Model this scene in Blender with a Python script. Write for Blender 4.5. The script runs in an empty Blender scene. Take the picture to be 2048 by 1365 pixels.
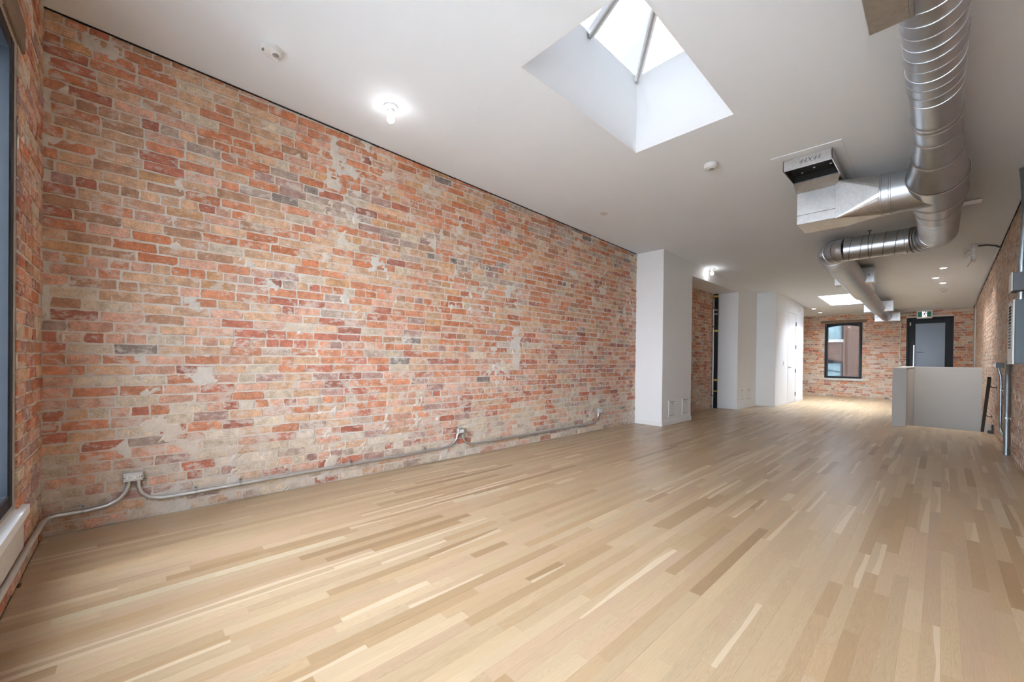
import bpy, math, random
import numpy as np
from mathutils import Vector, Matrix, noise as mn

# ------------------------------------------------------------------ camera, world, light, exposure
SC = bpy.context.scene
COL = SC.collection
CAM_H, F_PX, YAW, PITCH, ROLL, CY = 1.15, 805.31, 0.8175, -0.0049, 0.0111, 39.54
fwd = Vector((-math.sin(YAW) * math.cos(PITCH), math.cos(YAW) * math.cos(PITCH), math.sin(PITCH)))
rgt0 = Vector((math.cos(YAW), math.sin(YAW), 0))
up0 = rgt0.cross(fwd)
rgt = math.cos(ROLL) * rgt0 + math.sin(ROLL) * up0
up = -math.sin(ROLL) * rgt0 + math.cos(ROLL) * up0
cd = bpy.data.cameras.new('camera')
cam = bpy.data.objects.new('camera', cd)
COL.objects.link(cam)
cam.matrix_world = Matrix(((rgt.x, up.x, -fwd.x, 0), (rgt.y, up.y, -fwd.y, 0), (rgt.z, up.z, -fwd.z, CAM_H), (0, 0, 0, 1)))
cd.sensor_width = 36.0
cd.lens = 36.0 * F_PX / 2048
cd.shift_y = CY / 2048
cd.clip_start = 0.05
SC.camera = cam


def proj(P):
    d = Vector(P) - Vector((0, 0, CAM_H))
    z = d.dot(fwd)
    if z < 0.05:
        return None
    return (1024 + F_PX * d.dot(rgt) / z, 682.5 + CY - F_PX * d.dot(up) / z)


W = bpy.data.worlds.new('overcast_sky')
SC.world = W
W.use_nodes = True
W.node_tree.nodes['Background'].inputs[0].default_value = (0.85, 0.95, 1.08, 1)
W.node_tree.nodes['Background'].inputs[1].default_value = 40.0
SC.view_settings.view_transform = 'Standard'
SC.view_settings.look = 'None'
SC.view_settings.gamma = 1.0
SC.view_settings.use_curve_mapping = False
SC.view_settings.exposure = 1.45
SC.cycles.use_denoising = True
SC.cycles.max_bounces = 6
SC.cycles.diffuse_bounces = 4
SC.cycles.use_adaptive_sampling = False
SC.cycles.adaptive_threshold = 0.02
SC.cycles.glossy_bounces = 3
SC.cycles.transparent_max_bounces = 8
SC.cycles.use_light_tree = False
SC.cycles.caustics_reflective = False
SC.cycles.caustics_refractive = False
SC.cycles.sample_clamp_indirect = 6.0

# room: X across (left wall XL, right wall XR), Y along the room, Z up
XL, XR, YF, YB = -3.827, 0.615, -0.422, 17.322
LIGHT_POWER = dict(bulb=11.0, pot=14.0, beam=42.0)


def ceil(x, y):
    return 3.262 - 0.0298 * y - 0.0057 * x


def portal(loc, rot, sx, sy):
    l = bpy.data.lights.new('daylight_portal', 'AREA')
    l.shape = 'RECTANGLE'
    l.size, l.size_y = sx, sy
    l.cycles.is_portal = True
    o = bpy.data.objects.new('daylight_portal', l)
    o.location, o.rotation_euler = loc, rot
    COL.objects.link(o)


WIN = (-3.10, 0.30, 0.40, 2.66)             # front window opening x0,x1,z0,z1
SKY = [(-2.055, -1.18, 1.985, 3.55), (-2.24, -1.50, 13.14, 14.97)]
BW = (-2.75, -1.775, 0.62, 2.47)            # back window opening
BD = (-0.745, 0.235, 0.0, 2.535)            # back door opening
portal(((WIN[0] + WIN[1]) / 2, YF - 0.30, (WIN[2] + WIN[3]) / 2), (math.pi / 2, 0, 0), WIN[1] - WIN[0], WIN[3] - WIN[2])
for s in SKY:
    portal(((s[0] + s[1]) / 2, (s[2] + s[3]) / 2, 4.05), (0, 0, 0), s[1] - s[0], s[3] - s[2])

# ------------------------------------------------------------------ helpers
RNG = random.Random(7)


def lin(c):
    return tuple(((v / 255) / 12.92 if v / 255 <= 0.04045 else ((v / 255 + 0.055) / 1.055) ** 2.4) for v in c)


ORG = {}


def tag(o, label=None, cat=None, group=None, kind=None):
    for k, v in (('label', label), ('category', cat), ('group', group), ('kind', kind)):
        if v:
            o[k] = v
    return o


def thing(name, loc, label, cat, group=None, kind=None):
    o = bpy.data.objects.new(name, None)
    o.empty_display_size = 0.05
    o.location = loc
    COL.objects.link(o)
    ORG[o] = Vector(loc)
    return tag(o, label, cat, group, kind)


class MB:
    def __init__(s):
        s.v, s.f, s.c, s.uv = [], [], [], []

    def add(s, vs, fs, col=None):
        b = len(s.v)
        s.v += [tuple(v) for v in vs]
        s.f += [tuple(i + b for i in f) for f in fs]
        if col is not None:
            s.c += [col] * len(vs)
        return s

    def box(s, x0, x1, y0, y1, z0, z1, bev=0.0):
        if bev > 0:
            return s.bbox(x0, x1, y0, y1, z0, z1, bev)
        vs = [(x, y, z) for z in (z0, z1) for y in (y0, y1) for x in (x0, x1)]
        return s.add(vs, [(0, 2, 3, 1), (4, 5, 7, 6), (0, 1, 5, 4), (2, 6, 7, 3), (0, 4, 6, 2), (1, 3, 7, 5)])

    def bbox(s, x0, x1, y0, y1, z0, z1, b):
        c = Vector(((x0 + x1) / 2, (y0 + y1) / 2, (z0 + z1) / 2))
        h = Vector((abs(x1 - x0) / 2, abs(y1 - y0) / 2, abs(z1 - z0) / 2))
        b = min(b, h.x * .9, h.y * .9, h.z * .9)
        vs, idx = [], {}
        for sx in (-1, 1):
            for sy in (-1, 1):
                for sz in (-1, 1):
                    for a in range(3):
                        p = [sx * (h.x - b), sy * (h.y - b), sz * (h.z - b)]
                        p[a] = (sx, sy, sz)[a] * h[a]
                        idx[(sx, sy, sz, a)] = len(vs)
                        vs.append(c + Vector(p))
        fs = []
        for a in range(3):
            o = [i for i in range(3) if i != a]
            for q in (-1, 1):
                l = []
                for (m, n) in ((-1, -1), (1, -1), (1, 1), (-1, 1)):
                    k = [0, 0, 0]
                    k[a], k[o[0]], k[o[1]] = q, m, n
                    l.append(idx[(*k, a)])
                fs.append(tuple(l))
        for a in range(3):
            o = [i for i in range(3) if i != a]
            for m in (-1, 1):
                for n in (-1, 1):
                    l = []
                    for q in (-1, 1):
                        k = [0, 0, 0]
                        k[a], k[o[0]], k[o[1]] = q, m, n
                        l.append((idx[(*k, o[0])], idx[(*k, o[1])]))
                    fs.append((l[0][0], l[0][1], l[1][1], l[1][0]))
        for sx in (-1, 1):
            for sy in (-1, 1):
                for sz in (-1, 1):
                    fs.append(tuple(idx[(sx, sy, sz, a)] for a in range(3)))
        return s.add(vs, fs)

    def prism(s, poly, n, t):
        n = Vector(n) * t
        k = len(poly)
        vs = [Vector(p) for p in poly] + [Vector(p) + n for p in poly]
        return s.add(vs, [tuple(range(k))[::-1], tuple(range(k, 2 * k))] + [(i, (i + 1) % k, k + (i + 1) % k, k + i) for i in range(k)])

    def tube(s, pts, r, seg=12, cap=True, ring0=None):
        pts = [Vector(p) for p in pts]
        n = len(pts)
        rs = r if isinstance(r, (list, tuple)) else [r] * n
        nrm = None
        vs = []
        for i, p in enumerate(pts):
            t = (pts[min(i + 1, n - 1)] - pts[max(i - 1, 0)]).normalized()
            if nrm is None:
                a = Vector((0, 0, 1)) if abs(t.z) < .9 else Vector((1, 0, 0))
                nrm = (a - t * a.dot(t)).normalized()
            else:
                nrm = (nrm - t * nrm.dot(t)).normalized()
            b = t.cross(nrm)
            for k in range(seg):
                w = 2 * math.pi * k / seg
                vs.append(p + (nrm * math.cos(w) + b * math.sin(w)) * rs[i])
        fs = []
        for i in range(n - 1):
            for k in range(seg):
                k2 = (k + 1) % seg
                fs.append((i * seg + k, i * seg + k2, (i + 1) * seg + k2, (i + 1) * seg + k))
        if cap:
            fs.append(tuple(range(seg))[::-1])
            fs.append(tuple((n - 1) * seg + k for k in range(seg)))
        return s.add(vs, fs)

    def lathe(s, c, prof, axis=(0, 0, 1), seg=24):
        ax = Vector(axis).normalized()
        c = Vector(c)
        return s.tube2([c + ax * h for _, h in prof], [max(r, 1e-4) for r, _ in prof], ax, seg)

    def tube2(s, pts, rs, ax, seg):
        a = Vector((0, 0, 1)) if abs(ax.z) < .9 else Vector((1, 0, 0))
        u = (a - ax * a.dot(ax)).normalized()
        w = ax.cross(u)
        vs = []
        for p, r in zip(pts, rs):
            vs += [p + (u * math.cos(2 * math.pi * k / seg) + w * math.sin(2 * math.pi * k / seg)) * r for k in range(seg)]
        n = len(pts)
        fs = [(i * seg + k, i * seg + (k + 1) % seg, (i + 1) * seg + (k + 1) % seg, (i + 1) * seg + k) for i in range(n - 1) for k in range(seg)]
        fs += [tuple(range(seg))[::-1], tuple((n - 1) * seg + k for k in range(seg))]
        return s.add(vs, fs)

    def build(s, name, mat, parent=None, smooth=False, flip=False):
        me = bpy.data.meshes.new(name)
        off = ORG[parent] if parent is not None else Vector((0, 0, 0))
        vs = [(v[0] - off.x, v[1] - off.y, v[2] - off.z) for v in s.v]
        me.from_pydata(vs, [], s.f)
        if s.c:
            at = me.color_attributes.new('Col', 'FLOAT_COLOR', 'POINT')
            at.data.foreach_set('color', np.array(s.c, dtype=np.float32).ravel())
        if s.uv:
            uv = me.uv_layers.new(name='UVMap')
            uv.data.foreach_set('uv', np.array(s.uv, dtype=np.float32).ravel())
        me.materials.append(mat)
        me.update()
        if not s.c:
            import bmesh
            bm = bmesh.new()
            bm.from_mesh(me)
            bmesh.ops.recalc_face_normals(bm, faces=bm.faces)
            bm.to_mesh(me)
            bm.free()
        if smooth:
            me.polygons.foreach_set('use_smooth', [True] * len(me.polygons))
            me.set_sharp_from_angle(angle=math.radians(38))
        o = bpy.data.objects.new(name, me)
        COL.objects.link(o)
        if parent is not None:
            o.parent = parent
        ORG[o] = off.copy()
        return o


def B(*a, bev=0.0):
    return MB().box(*a, bev=bev)


# ------------------------------------------------------------------ materials
MATS = {}


def nmat(name):
    m = bpy.data.materials.new(name)
    m.use_nodes = True
    nt = m.node_tree
    return m, nt, nt.nodes['Principled BSDF']


def N(nt, typ, **kw):
    n = nt.nodes.new(typ)
    for k, v in kw.items():
        if k.startswith('i_'):
            key = k[2:]
            key = int(key) if key.isdigit() else key
            if hasattr(v, 'node'):
                nt.links.new(v, n.inputs[key])
            else:
                n.inputs[key].default_value = v
        else:
            setattr(n, k, v)
    return n


def mixc(nt, f, a, b, mode='MIX'):
    n = nt.nodes.new('ShaderNodeMix')
    n.data_type = 'RGBA'
    n.blend_type = mode
    n.clamp_factor = True
    for i, v in ((0, f), (6, a), (7, b)):
        if hasattr(v, 'node'):
            nt.links.new(v, n.inputs[i])
        else:
            n.inputs[i].default_value = v if i == 0 else (*v[:3], 1)
    return n.outputs[2]


def mth(nt, op, a, b=0.0, c=0.0):
    n = nt.nodes.new('ShaderNodeMath')
    n.operation = op
    for i, v in enumerate((a, b, c)):
        if hasattr(v, 'node'):
            nt.links.new(v, n.inputs[i])
        else:
            n.inputs[i].default_value = v
    return n.outputs[0]


def ramp(nt, v, a, b, lo=0.0, hi=1.0):
    n = N(nt, 'ShaderNodeMapRange', i_0=v, i_1=a, i_2=b, i_3=lo, i_4=hi)
    n.interpolation_type = 'SMOOTHSTEP'
    return n.outputs[0]


def noise(nt, vec, scale, detail=4.0, rough=.55):
    n = N(nt, 'ShaderNodeTexNoise')
    if vec is not None:
        nt.links.new(vec, n.inputs['Vector'])
    n.inputs['Scale'].default_value = scale
    n.inputs['Detail'].default_value = detail
    n.inputs['Roughness'].default_value = rough
    return n.outputs[0]


def vmul(nt, v, k):
    n = N(nt, 'ShaderNodeVectorMath', operation='MULTIPLY', i_0=v)
    n.inputs[1].default_value = k
    return n.outputs[0]


def bump(nt, bs, h, st=.3, dist=.01):
    n = N(nt, 'ShaderNodeBump', i_Height=h)
    n.inputs['Strength'].default_value = st
    n.inputs['Distance'].default_value = dist
    nt.links.new(n.outputs[0], bs.inputs['Normal'])


def simple(name, col, rough=.5, metal=0.0, var=.06, nscale=12.0, bmp=0.0, spec=.5, stretch=(1, 1, 1)):
    """plain surface: colour with a slight procedural mottling and fine relief"""
    m, nt, bs = nmat(name)
    pos = vmul(nt, N(nt, 'ShaderNodeNewGeometry').outputs['Position'], stretch)
    nz = noise(nt, pos, nscale, 2)
    a = tuple(min(1, c * (1 - var)) for c in col)
    b = tuple(min(1, c * (1 + var)) for c in col)
    nt.links.new(mixc(nt, nz, a, b), bs.inputs['Base Color'])
    bs.inputs['Roughness'].default_value = rough
    bs.inputs['Metallic'].default_value = metal
    bs.inputs['Specular IOR Level'].default_value = spec
    if bmp:
        bump(nt, bs, noise(nt, pos, nscale * 8, 1), bmp, .004)
    MATS[name] = m
    return m


def glow(name, col, st):
    m, nt, bs = nmat(name)
    bs.inputs['Base Color'].default_value = (*col, 1)
    bs.inputs['Emission Color'].default_value = (*col, 1)
    bs.inputs['Emission Strength'].default_value = st
    return m


def glass(name, tint, refl=.08):
    m, nt, bs = nmat(name)
    nt.nodes.remove(bs)
    t = N(nt, 'ShaderNodeBsdfTransparent')
    t.inputs[0].default_value = (*[math.sqrt(v) for v in tint], 1)      # a pane has two faces
    g = N(nt, 'ShaderNodeBsdfGlossy')
    g.inputs['Roughness'].default_value = .02
    fr = N(nt, 'ShaderNodeFresnel')
    fr.inputs[0].default_value = 1.45
    mx = N(nt, 'ShaderNodeMixShader', i_0=mth(nt, 'MULTIPLY', fr.outputs[0], refl * 10), i_1=t.outputs[0], i_2=g.outputs[0])
    nt.links.new(mx.outputs[0], nt.nodes['Material Output'].inputs[0])
    return m


def brick_mat():
    m, nt, bs = nmat('old_brick')
    at = N(nt, 'ShaderNodeAttribute', attribute_name='Col')
    pos = N(nt, 'ShaderNodeNewGeometry').outputs['Position']
    fine = noise(nt, pos, 110, 2, .7)
    mid = noise(nt, pos, 16, 3, .65)
    c = mixc(nt, ramp(nt, mid, .3, .7, 0, 1), (.80, .78, .78), (1.16, 1.14, 1.12))
    c = mixc(nt, 1.0, at.outputs['Color'], c, 'MULTIPLY')
    c = mixc(nt, 1.0, c, mixc(nt, ramp(nt, fine, .25, .75), (.80, .79, .78), (1.14, 1.15, 1.16)), 'MULTIPLY')
    # lime smears and scratches left on the face of the bricks
    sm = noise(nt, vmul(nt, pos, (1, 1, 1.7)), 13, 5, .72)
    thr = mth(nt, 'SUBTRACT', .69, mth(nt, 'MULTIPLY', at.outputs['Alpha'], .26))
    d = mth(nt, 'SUBTRACT', sm, thr)
    k = ramp(nt, d, -.06, .10, 0, .78)
    c = mixc(nt, k, c, MORTAR)
    scr = noise(nt, vmul(nt, pos, (1, 1, 14)), 9, 1, .6)
    c = mixc(nt, ramp(nt, scr, .66, .78, 0, .25), c, (.74, .70, .64))
    nt.links.new(c, bs.inputs['Base Color'])
    bs.inputs['Roughness'].default_value = .9
    bs.inputs['Specular IOR Level'].default_value = .2
    bump(nt, bs, fine, .6, .005)
    return m


def mortar_mat():
    m, nt, bs = nmat('lime_mortar')
    pos = N(nt, 'ShaderNodeNewGeometry').outputs['Position']
    big = noise(nt, pos, 1.6, 2, .6)
    mid = noise(nt, pos, 14, 3, .62)
    fine = noise(nt, pos, 120, 1)
    c = mixc(nt, ramp(nt, big, .38, .62), (.71, .615, .525), (.69, .645, .59))
    c = mixc(nt, 1.0, c, mixc(nt, mid, (.80, .79, .78), (1.15, 1.15, 1.15)), 'MULTIPLY')
    c = mixc(nt, 1.0, c, mixc(nt, fine, (.88, .88, .88), (1.1, 1.1, 1.1)), 'MULTIPLY')
    nt.links.new(c, bs.inputs['Base Color'])
    bs.inputs['Roughness'].default_value = .95
    bs.inputs['Specular IOR Level'].default_value = .1
    bump(nt, bs, mid, .6, .008)
    return m


def plank_mat():
    m, nt, bs = nmat('oak_strip')
    at = N(nt, 'ShaderNodeAttribute', attribute_name='Col')
    uv = N(nt, 'ShaderNodeUVMap').outputs[0]
    sp = N(nt, 'ShaderNodeSeparateXYZ', i_0=uv)
    al, ac, rd = sp.outputs[0], sp.outputs[1], at.outputs['Alpha']

    def vec(kx, ky, kr):
        return N(nt, 'ShaderNodeCombineXYZ', i_0=mth(nt, 'MULTIPLY', al, kx), i_1=mth(nt, 'MULTIPLY', ac, ky), i_2=mth(nt, 'MULTIPLY', rd, kr)).outputs[0]
    low = noise(nt, vec(1.0, .62, 61), 1.7, 2, .45)
    ring = mth(nt, 'SINE', mth(nt, 'MULTIPLY', low, 150))
    fig = ramp(nt, mth(nt, 'FRACT', mth(nt, 'MULTIPLY', rd, 7.31)), .35, .6)
    grain = noise(nt, vec(2.2, 9, 143), 5, 3, .65)
    pore = noise(nt, vec(9, 22, 77), 6, 1, .7)
    c = mixc(nt, ramp(nt, grain, .2, .8), (.85, .83, .80), (1.12, 1.12, 1.12))
    c = mixc(nt, 1.0, at.outputs['Color'], c, 'MULTIPLY')
    c = mixc(nt, mth(nt, 'MULTIPLY', ramp(nt, ring, .1, .95), mth(nt, 'MULTIPLY', fig, .20)), c, (.33, .21, .12))
    c = mixc(nt, ramp(nt, pore, .60, .74, 0, .16), c, (.28, .17, .09))
    # pale sapwood running along one edge of some strips
    wav = noise(nt, vec(.8, 0, 211), 1.5, 1)
    r2 = mth(nt, 'FRACT', mth(nt, 'MULTIPLY', rd, 13.7))
    thr = ramp(nt, r2, .12, .16, .55, 3.0)
    sap = ramp(nt, mth(nt, 'SUBTRACT', mth(nt, 'ADD', ac, mth(nt, 'MULTIPLY', mth(nt, 'SUBTRACT', wav, .5), 1.7)), thr), 0, .06, 0, .72)
    c = mixc(nt, sap, c, (.66, .53, .37))
    nt.links.new(c, bs.inputs['Base Color'])
    bs.inputs['Roughness'].default_value = .33
    nt.links.new(ramp(nt, grain, .2, .8, .28, .38), bs.inputs['Roughness'])
    bs.inputs['Specular IOR Level'].default_value = .45
    return m


def metal_mat(name, col, rough, stretch=(1, 1, 1), spangle=0.0):
    m, nt, bs = nmat(name)
    pos = vmul(nt, N(nt, 'ShaderNodeNewGeometry').outputs['Position'], stretch)
    nz = noise(nt, pos, 14, 2, .6)
    c = mixc(nt, nz, tuple(v * .86 for v in col), tuple(min(1, v * 1.1) for v in col))
    if spangle:
        vo = N(nt, 'ShaderNodeTexVoronoi', i_Vector=pos)
        vo.inputs['Scale'].default_value = 60
        c = mixc(nt, spangle, c, mixc(nt, 1.0, c, vo.outputs['Color'], 'OVERLAY'))
        c2 = N(nt, 'ShaderNodeHueSaturation', i_Color=c)
        c2.inputs['Saturation'].default_value = 0.0
        c = c2.outputs[0]
    nt.links.new(c, bs.inputs['Base Color'])
    bs.inputs['Metallic'].default_value = 1.0
    nt.links.new(ramp(nt, nz, .25, .75, max(.3, rough * .9), rough * 1.2), bs.inputs['Roughness'])
    return m


MORTAR = (.68, .60, .525)
M = dict(
    brick=brick_mat(), mortar=mortar_mat(), plank=plank_mat(),
    white=simple('white_paint', (.88, .885, .89), .6, var=.012, nscale=3, bmp=.04),
    ceiling=simple('ceiling_paint', (.845, .895, .94), .75, var=.012, nscale=2, bmp=.05),
    trim=simple('white_trim', (.87, .87, .87), .4, var=.01),
    doorwhite=simple('white_door', (.85, .85, .86), .42, var=.01),
    plastic=simple('white_plastic', (.82, .82, .81), .35, var=.015),
    ivory=simple('off_white_plastic', (.72, .72, .69), .4, var=.02),
    guard=simple('grey_guard_paint', (.47, .455, .43), .55, var=.03, nscale=5, bmp=.05),
    black=simple('black_frame', (.012, .016, .022), .5, var=.2, spec=.25),
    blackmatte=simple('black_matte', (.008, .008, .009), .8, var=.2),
    railblack=simple('black_rail', (.012, .012, .013), .35, var=.1),
    dark=simple('dark_void', (.02, .018, .016), .95, var=.2),
    screen=simple('grey_print', (.28, .28, .28), .5),
    ink=simple('pencil_ink', (.10, .10, .11), .8),
    yellow=simple('yellow_tape', (.62, .48, .08), .5),
    green=simple('exit_green', (.0, .20, .095), .4, var=.05),
    panel=simple('panel_grey_blue', (.085, .118, .138), .5, var=.05, nscale=6, bmp=.05),
    boxgrey=simple('box_grey', (.085, .10, .112), .5, var=.06),
    sill=simple('stone_sill', (.62, .60, .57), .7, var=.08, nscale=9, bmp=.15),
    sillwhite=simple('white_sill', (.82, .83, .84), .5, var=.02),
    lintel=simple('old_timber', (.20, .135, .085), .85, var=.35, nscale=7, bmp=.4, stretch=(.6, 6, 6)),
    duct=metal_mat('galvanised_duct', (.57, .61, .66), .30),
    ductbox=metal_mat('galvanised_sheet', (.56, .60, .645), .36, spangle=.12),
    seam=metal_mat('duct_seam', (.58, .62, .66), .34),
    emt=metal_mat('conduit_metal', (.70, .73, .75), .42),
    pipe=metal_mat('rigid_conduit_metal', (.40, .455, .49), .42),
    steel=metal_mat('brushed_steel', (.55, .56, .58), .38),
    hinge=metal_mat('dark_steel', (.16, .16, .16), .4),
    bulb=glow('lit_bulb', (1.0, 1.0, 1.0), LIGHT_POWER['bulb']),
    pot=glow('lit_downlight', (.97, 1.0, 1.02), LIGHT_POWER['pot']),
    skydim=glass('dimmed_skylight_glass', (.0125, .0125, .0125), .02),  # transmission cut so the shaft does not blow out
    skyglass=glass('skylight_glass', (.97, .98, .98), .02),
    frontdim=glass('dimmed_front_glass', (.178, .178, .178), .06),  # transmission lowered to weaken the front daylight against the far skylight
    tinted=glass('tinted_glass', (.030, .0315, .033), .10),  # tint added to dim the bright yard outside
)


def frosted():
    m, nt, bs = nmat('frosted_glass')
    tr = N(nt, 'ShaderNodeBsdfTranslucent')
    tr.inputs[0].default_value = (.085, .095, .108, 1)
    bs.inputs['Base Color'].default_value = (.20, .23, .27, 1)
    bs.inputs['Roughness'].default_value = .25
    mx = N(nt, 'ShaderNodeMixShader', i_0=.5, i_1=bs.outputs[0], i_2=tr.outputs[0])
    nt.links.new(mx.outputs[0], nt.nodes['Material Output'].inputs[0])
    return m


def far_brick():
    m, nt, bs = nmat('far_brick_wall')
    pos = N(nt, 'ShaderNodeNewGeometry').outputs['Position']
    sp = N(nt, 'ShaderNodeSeparateXYZ', i_0=pos)
    v = N(nt, 'ShaderNodeCombineXYZ', i_0=mth(nt, 'ADD', sp.outputs[0], sp.outputs[1]), i_1=sp.outputs[2]).outputs[0]
    b = N(nt, 'ShaderNodeTexBrick', i_Vector=v)
    for i, val in (('Color1', (.20, .098, .062, 1)), ('Color2', (.135, .075, .053, 1)), ('Mortar', (.24, .19, .155, 1)), ('Scale', 1.0), ('Mortar Size', .008), ('Brick Width', .225), ('Row Height', .075)):
        b.inputs[i].default_value = val
    nt.links.new(b.outputs[0], bs.inputs['Base Color'])
    bs.inputs['Roughness'].default_value = .9
    bump(nt, bs, b.outputs['Fac'], -.4, .01)
    return m


M['frosted'] = frosted()
M['farbrick'] = far_brick()
M['farwin'] = simple('far_window_glass', (.26, .36, .37), .2, var=.15, nscale=2)

# ------------------------------------------------------------------ brick walls
COURSE, BLEN, JOINT = .0718, .2185, .0095


def smooth01(a, b, x):
    t = min(1, max(0, (x - a) / (b - a)))
    return t * t * (3 - 2 * t)


def fb(x, y, z, s, o=3):
    return mn.fractal(Vector((x * s, y * s, z * s)), .6, 2.1, o)


PAL = dict(O=(190, 112, 70), OR=(196, 128, 94), R=(176, 100, 78), DR=(150, 86, 72), P=(204, 158, 136), T=(202, 164, 132),
           BE=(200, 186, 164), G=(168, 150, 138), D=(118, 112, 110), MV=(166, 132, 124), Y=(196, 150, 106), BR=(174, 132, 104), W=(208, 196, 180))
PAL = {k: Vector(lin(v)).lerp(Vector((.58, .44, .34)), .16) for k, v in PAL.items()}


def pick(rng, wts):
    t = rng.random() * sum(w for _, w in wts)
    for k, w in wts:
        t -= w
        if t <= 0:
            return k
    return wts[-1][0]


def left_colour(rng, y, z):
    n = fb(y, z, 3.1, .8)
    low = 1 - smooth01(.35, .72, z + n * .22)
    mid = (1 - low) * (1 - smooth01(1.25, 1.9, z + n * .35))
    top = max(0, 1 - low - mid)
    near = 1 - smooth01(-.1, .75, y + n * .25)
    band = math.exp(-((z - (2.62 - .16 * (y - .6))) / .17) ** 2) * smooth01(.1, .5, y) * (1 - smooth01(3.2, 4.4, y))
    band = max(band, smooth01(2.62, 2.95, z + n * .2) * smooth01(2.6, 4.5, y))
    far = smooth01(3.4, 5.2, y)
    w = {}

    def a(k, v):
        w[k] = w.get(k, 0) + v
    for k, v in (('BE', 4), ('W', 2.2), ('P', 2.2), ('G', 1.2), ('T', 1.2), ('R', .9), ('MV', .7), ('D', .15)):
        a(k, v * low)
    for k, v in (('P', 3.8), ('R', 1.9 + far), ('OR', 3.2), ('MV', .8 + .8 * far), ('DR', .5), ('T', 2.2), ('BE', 1.0 + 1.2 * near), ('G', .5), ('D', .12)):
        a(k, v * mid)
    for k, v in (('O', 2.2 - far), ('OR', 3.6), ('T', 3.4 + 1.5 * near), ('Y', 1.0), ('R', .6 + near * 1.6), ('P', 2.0), ('BR', .6 + 3.2 * near + far), ('MV', .25), ('DR', .25), ('BE', .5), ('D', .06), ('G', .2)):
        a(k, v * top * (1 - .82 * band))
    for k, v in (('G', 4), ('BE', 1.6), ('MV', 1.5), ('BR', 1.6), ('D', .6), ('O', .9), ('T', .9)):
        a(k, v * band)
    c = PAL[pick(rng, list(w.items()))].copy()
    wash = .42 + .27 * low + .10 * mid + rng.uniform(-.18, .25)
    if abs(y - 4.32) < .07:                                 # old straight joint, darker orange toothed column
        c = c.lerp(PAL['O'], .6) * .9
    return c, max(0, min(1, wash))


def right_colour(rng, y, z):
    k = pick(rng, [('P', 3), ('T', 3.4), ('BR', 1.4), ('MV', 1.2), ('BE', 1.8), ('G', 1), ('OR', .4)])
    return PAL[k].lerp(PAL['P'].lerp(PAL['T'], .5), .35), rng.uniform(.5, .95)


def back_colour(rng, x, z):
    hi = smooth01(.8, 1.9, z)
    k = pick(rng, [('O', .8 + 2.6 * hi), ('OR', 1.4), ('R', .6), ('DR', .8), ('BR', 1.6), ('Y', 1.0), ('P', 1.4), ('T', 2.0), ('BE', 1.4), ('W', 2.2 - 1.4 * hi), ('G', .9), ('D', .35), ('MV', .8)])
    c = PAL[k].copy()
    wash = rng.uniform(.2, .8)
    if -1.75 < x < -.95:
        wash = min(1, wash + .12)
    return c, wash


def front_colour(rng, x, z):
    k = pick(rng, [('OR', 2), ('R', 1.8), ('T', 2), ('P', 1.6), ('MV', 1), ('BE', 1.2), ('BR', 1), ('O', .8)])
    return PAL[k].copy(), rng.uniform(.25, .75)


def brick_geo(rng, u0, u1, z0, z1, d, to):
    """rounded, chipped brick: back ring sunk in the mortar, front ring, domed face"""
    L, Hh = u1 - u0, z1 - z0
    c = min(.0045, Hh * .15)
    j = lambda s: rng.uniform(-s, s)
    base = [(u0 + c, z0), (u0 + L * .24, z0), (u0 + L * .5, z0), (u0 + L * .76, z0), (u1 - c, z0), (u1, z0 + c), (u1, z0 + Hh * .52), (u1, z1 - c),
            (u1 - c, z1), (u0 + L * .76, z1), (u0 + L * .5, z1), (u0 + L * .24, z1), (u0 + c, z1), (u0, z1 - c), (u0, z0 + Hh * .48), (u0, z0 + c)]
    n = len(base)
    jz, ju = min(.0036, Hh * .06), min(.0036, L * .03)
    base = [(u + j(ju), z + j(jz)) for u, z in base]
    if rng.random() < .22:                                  # a knocked corner
        a, b = rng.choice([(4, 5), (8, 7), (12, 13), (0, 15)])
        q, p = rng.uniform(.008, .028) * min(1, L / .2), rng.uniform(.006, .016)
        cu_, cz_ = (u0 + u1) / 2, (z0 + z1) / 2
        base[a] = (base[a][0] + (q if base[a][0] < cu_ else -q), base[a][1])
        base[b] = (base[b][0], base[b][1] + (p if base[b][1] < cz_ else -p))
    cu, cz = (u0 + u1) / 2, (z0 + z1) / 2
    tl, tz = j(.0018), j(.0012)
    vs = []
    for (u, z) in base:
        vs.append(to(u, z, -.012))
    for (u, z) in base:
        uu, zz = cu + (u - cu) * (1 - .0035 / L) + j(.0012), cz + (z - cz) * (1 - .0035 / Hh) + j(.001)
        vs.append(to(uu, zz, d + tl * (u - cu) / L * 2 + tz * (z - cz) / Hh * 2 - .001 + j(.0007)))
    vs.append(to(cu + j(L * .15), cz + j(Hh * .15), d + .0010 + j(.0010)))
    fs = [(i, (i + 1) % n, n + (i + 1) % n, n + i) for i in range(n)] + [(n + i, n + (i + 1) % n, 2 * n) for i in range(n)]
    return vs, fs


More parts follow.
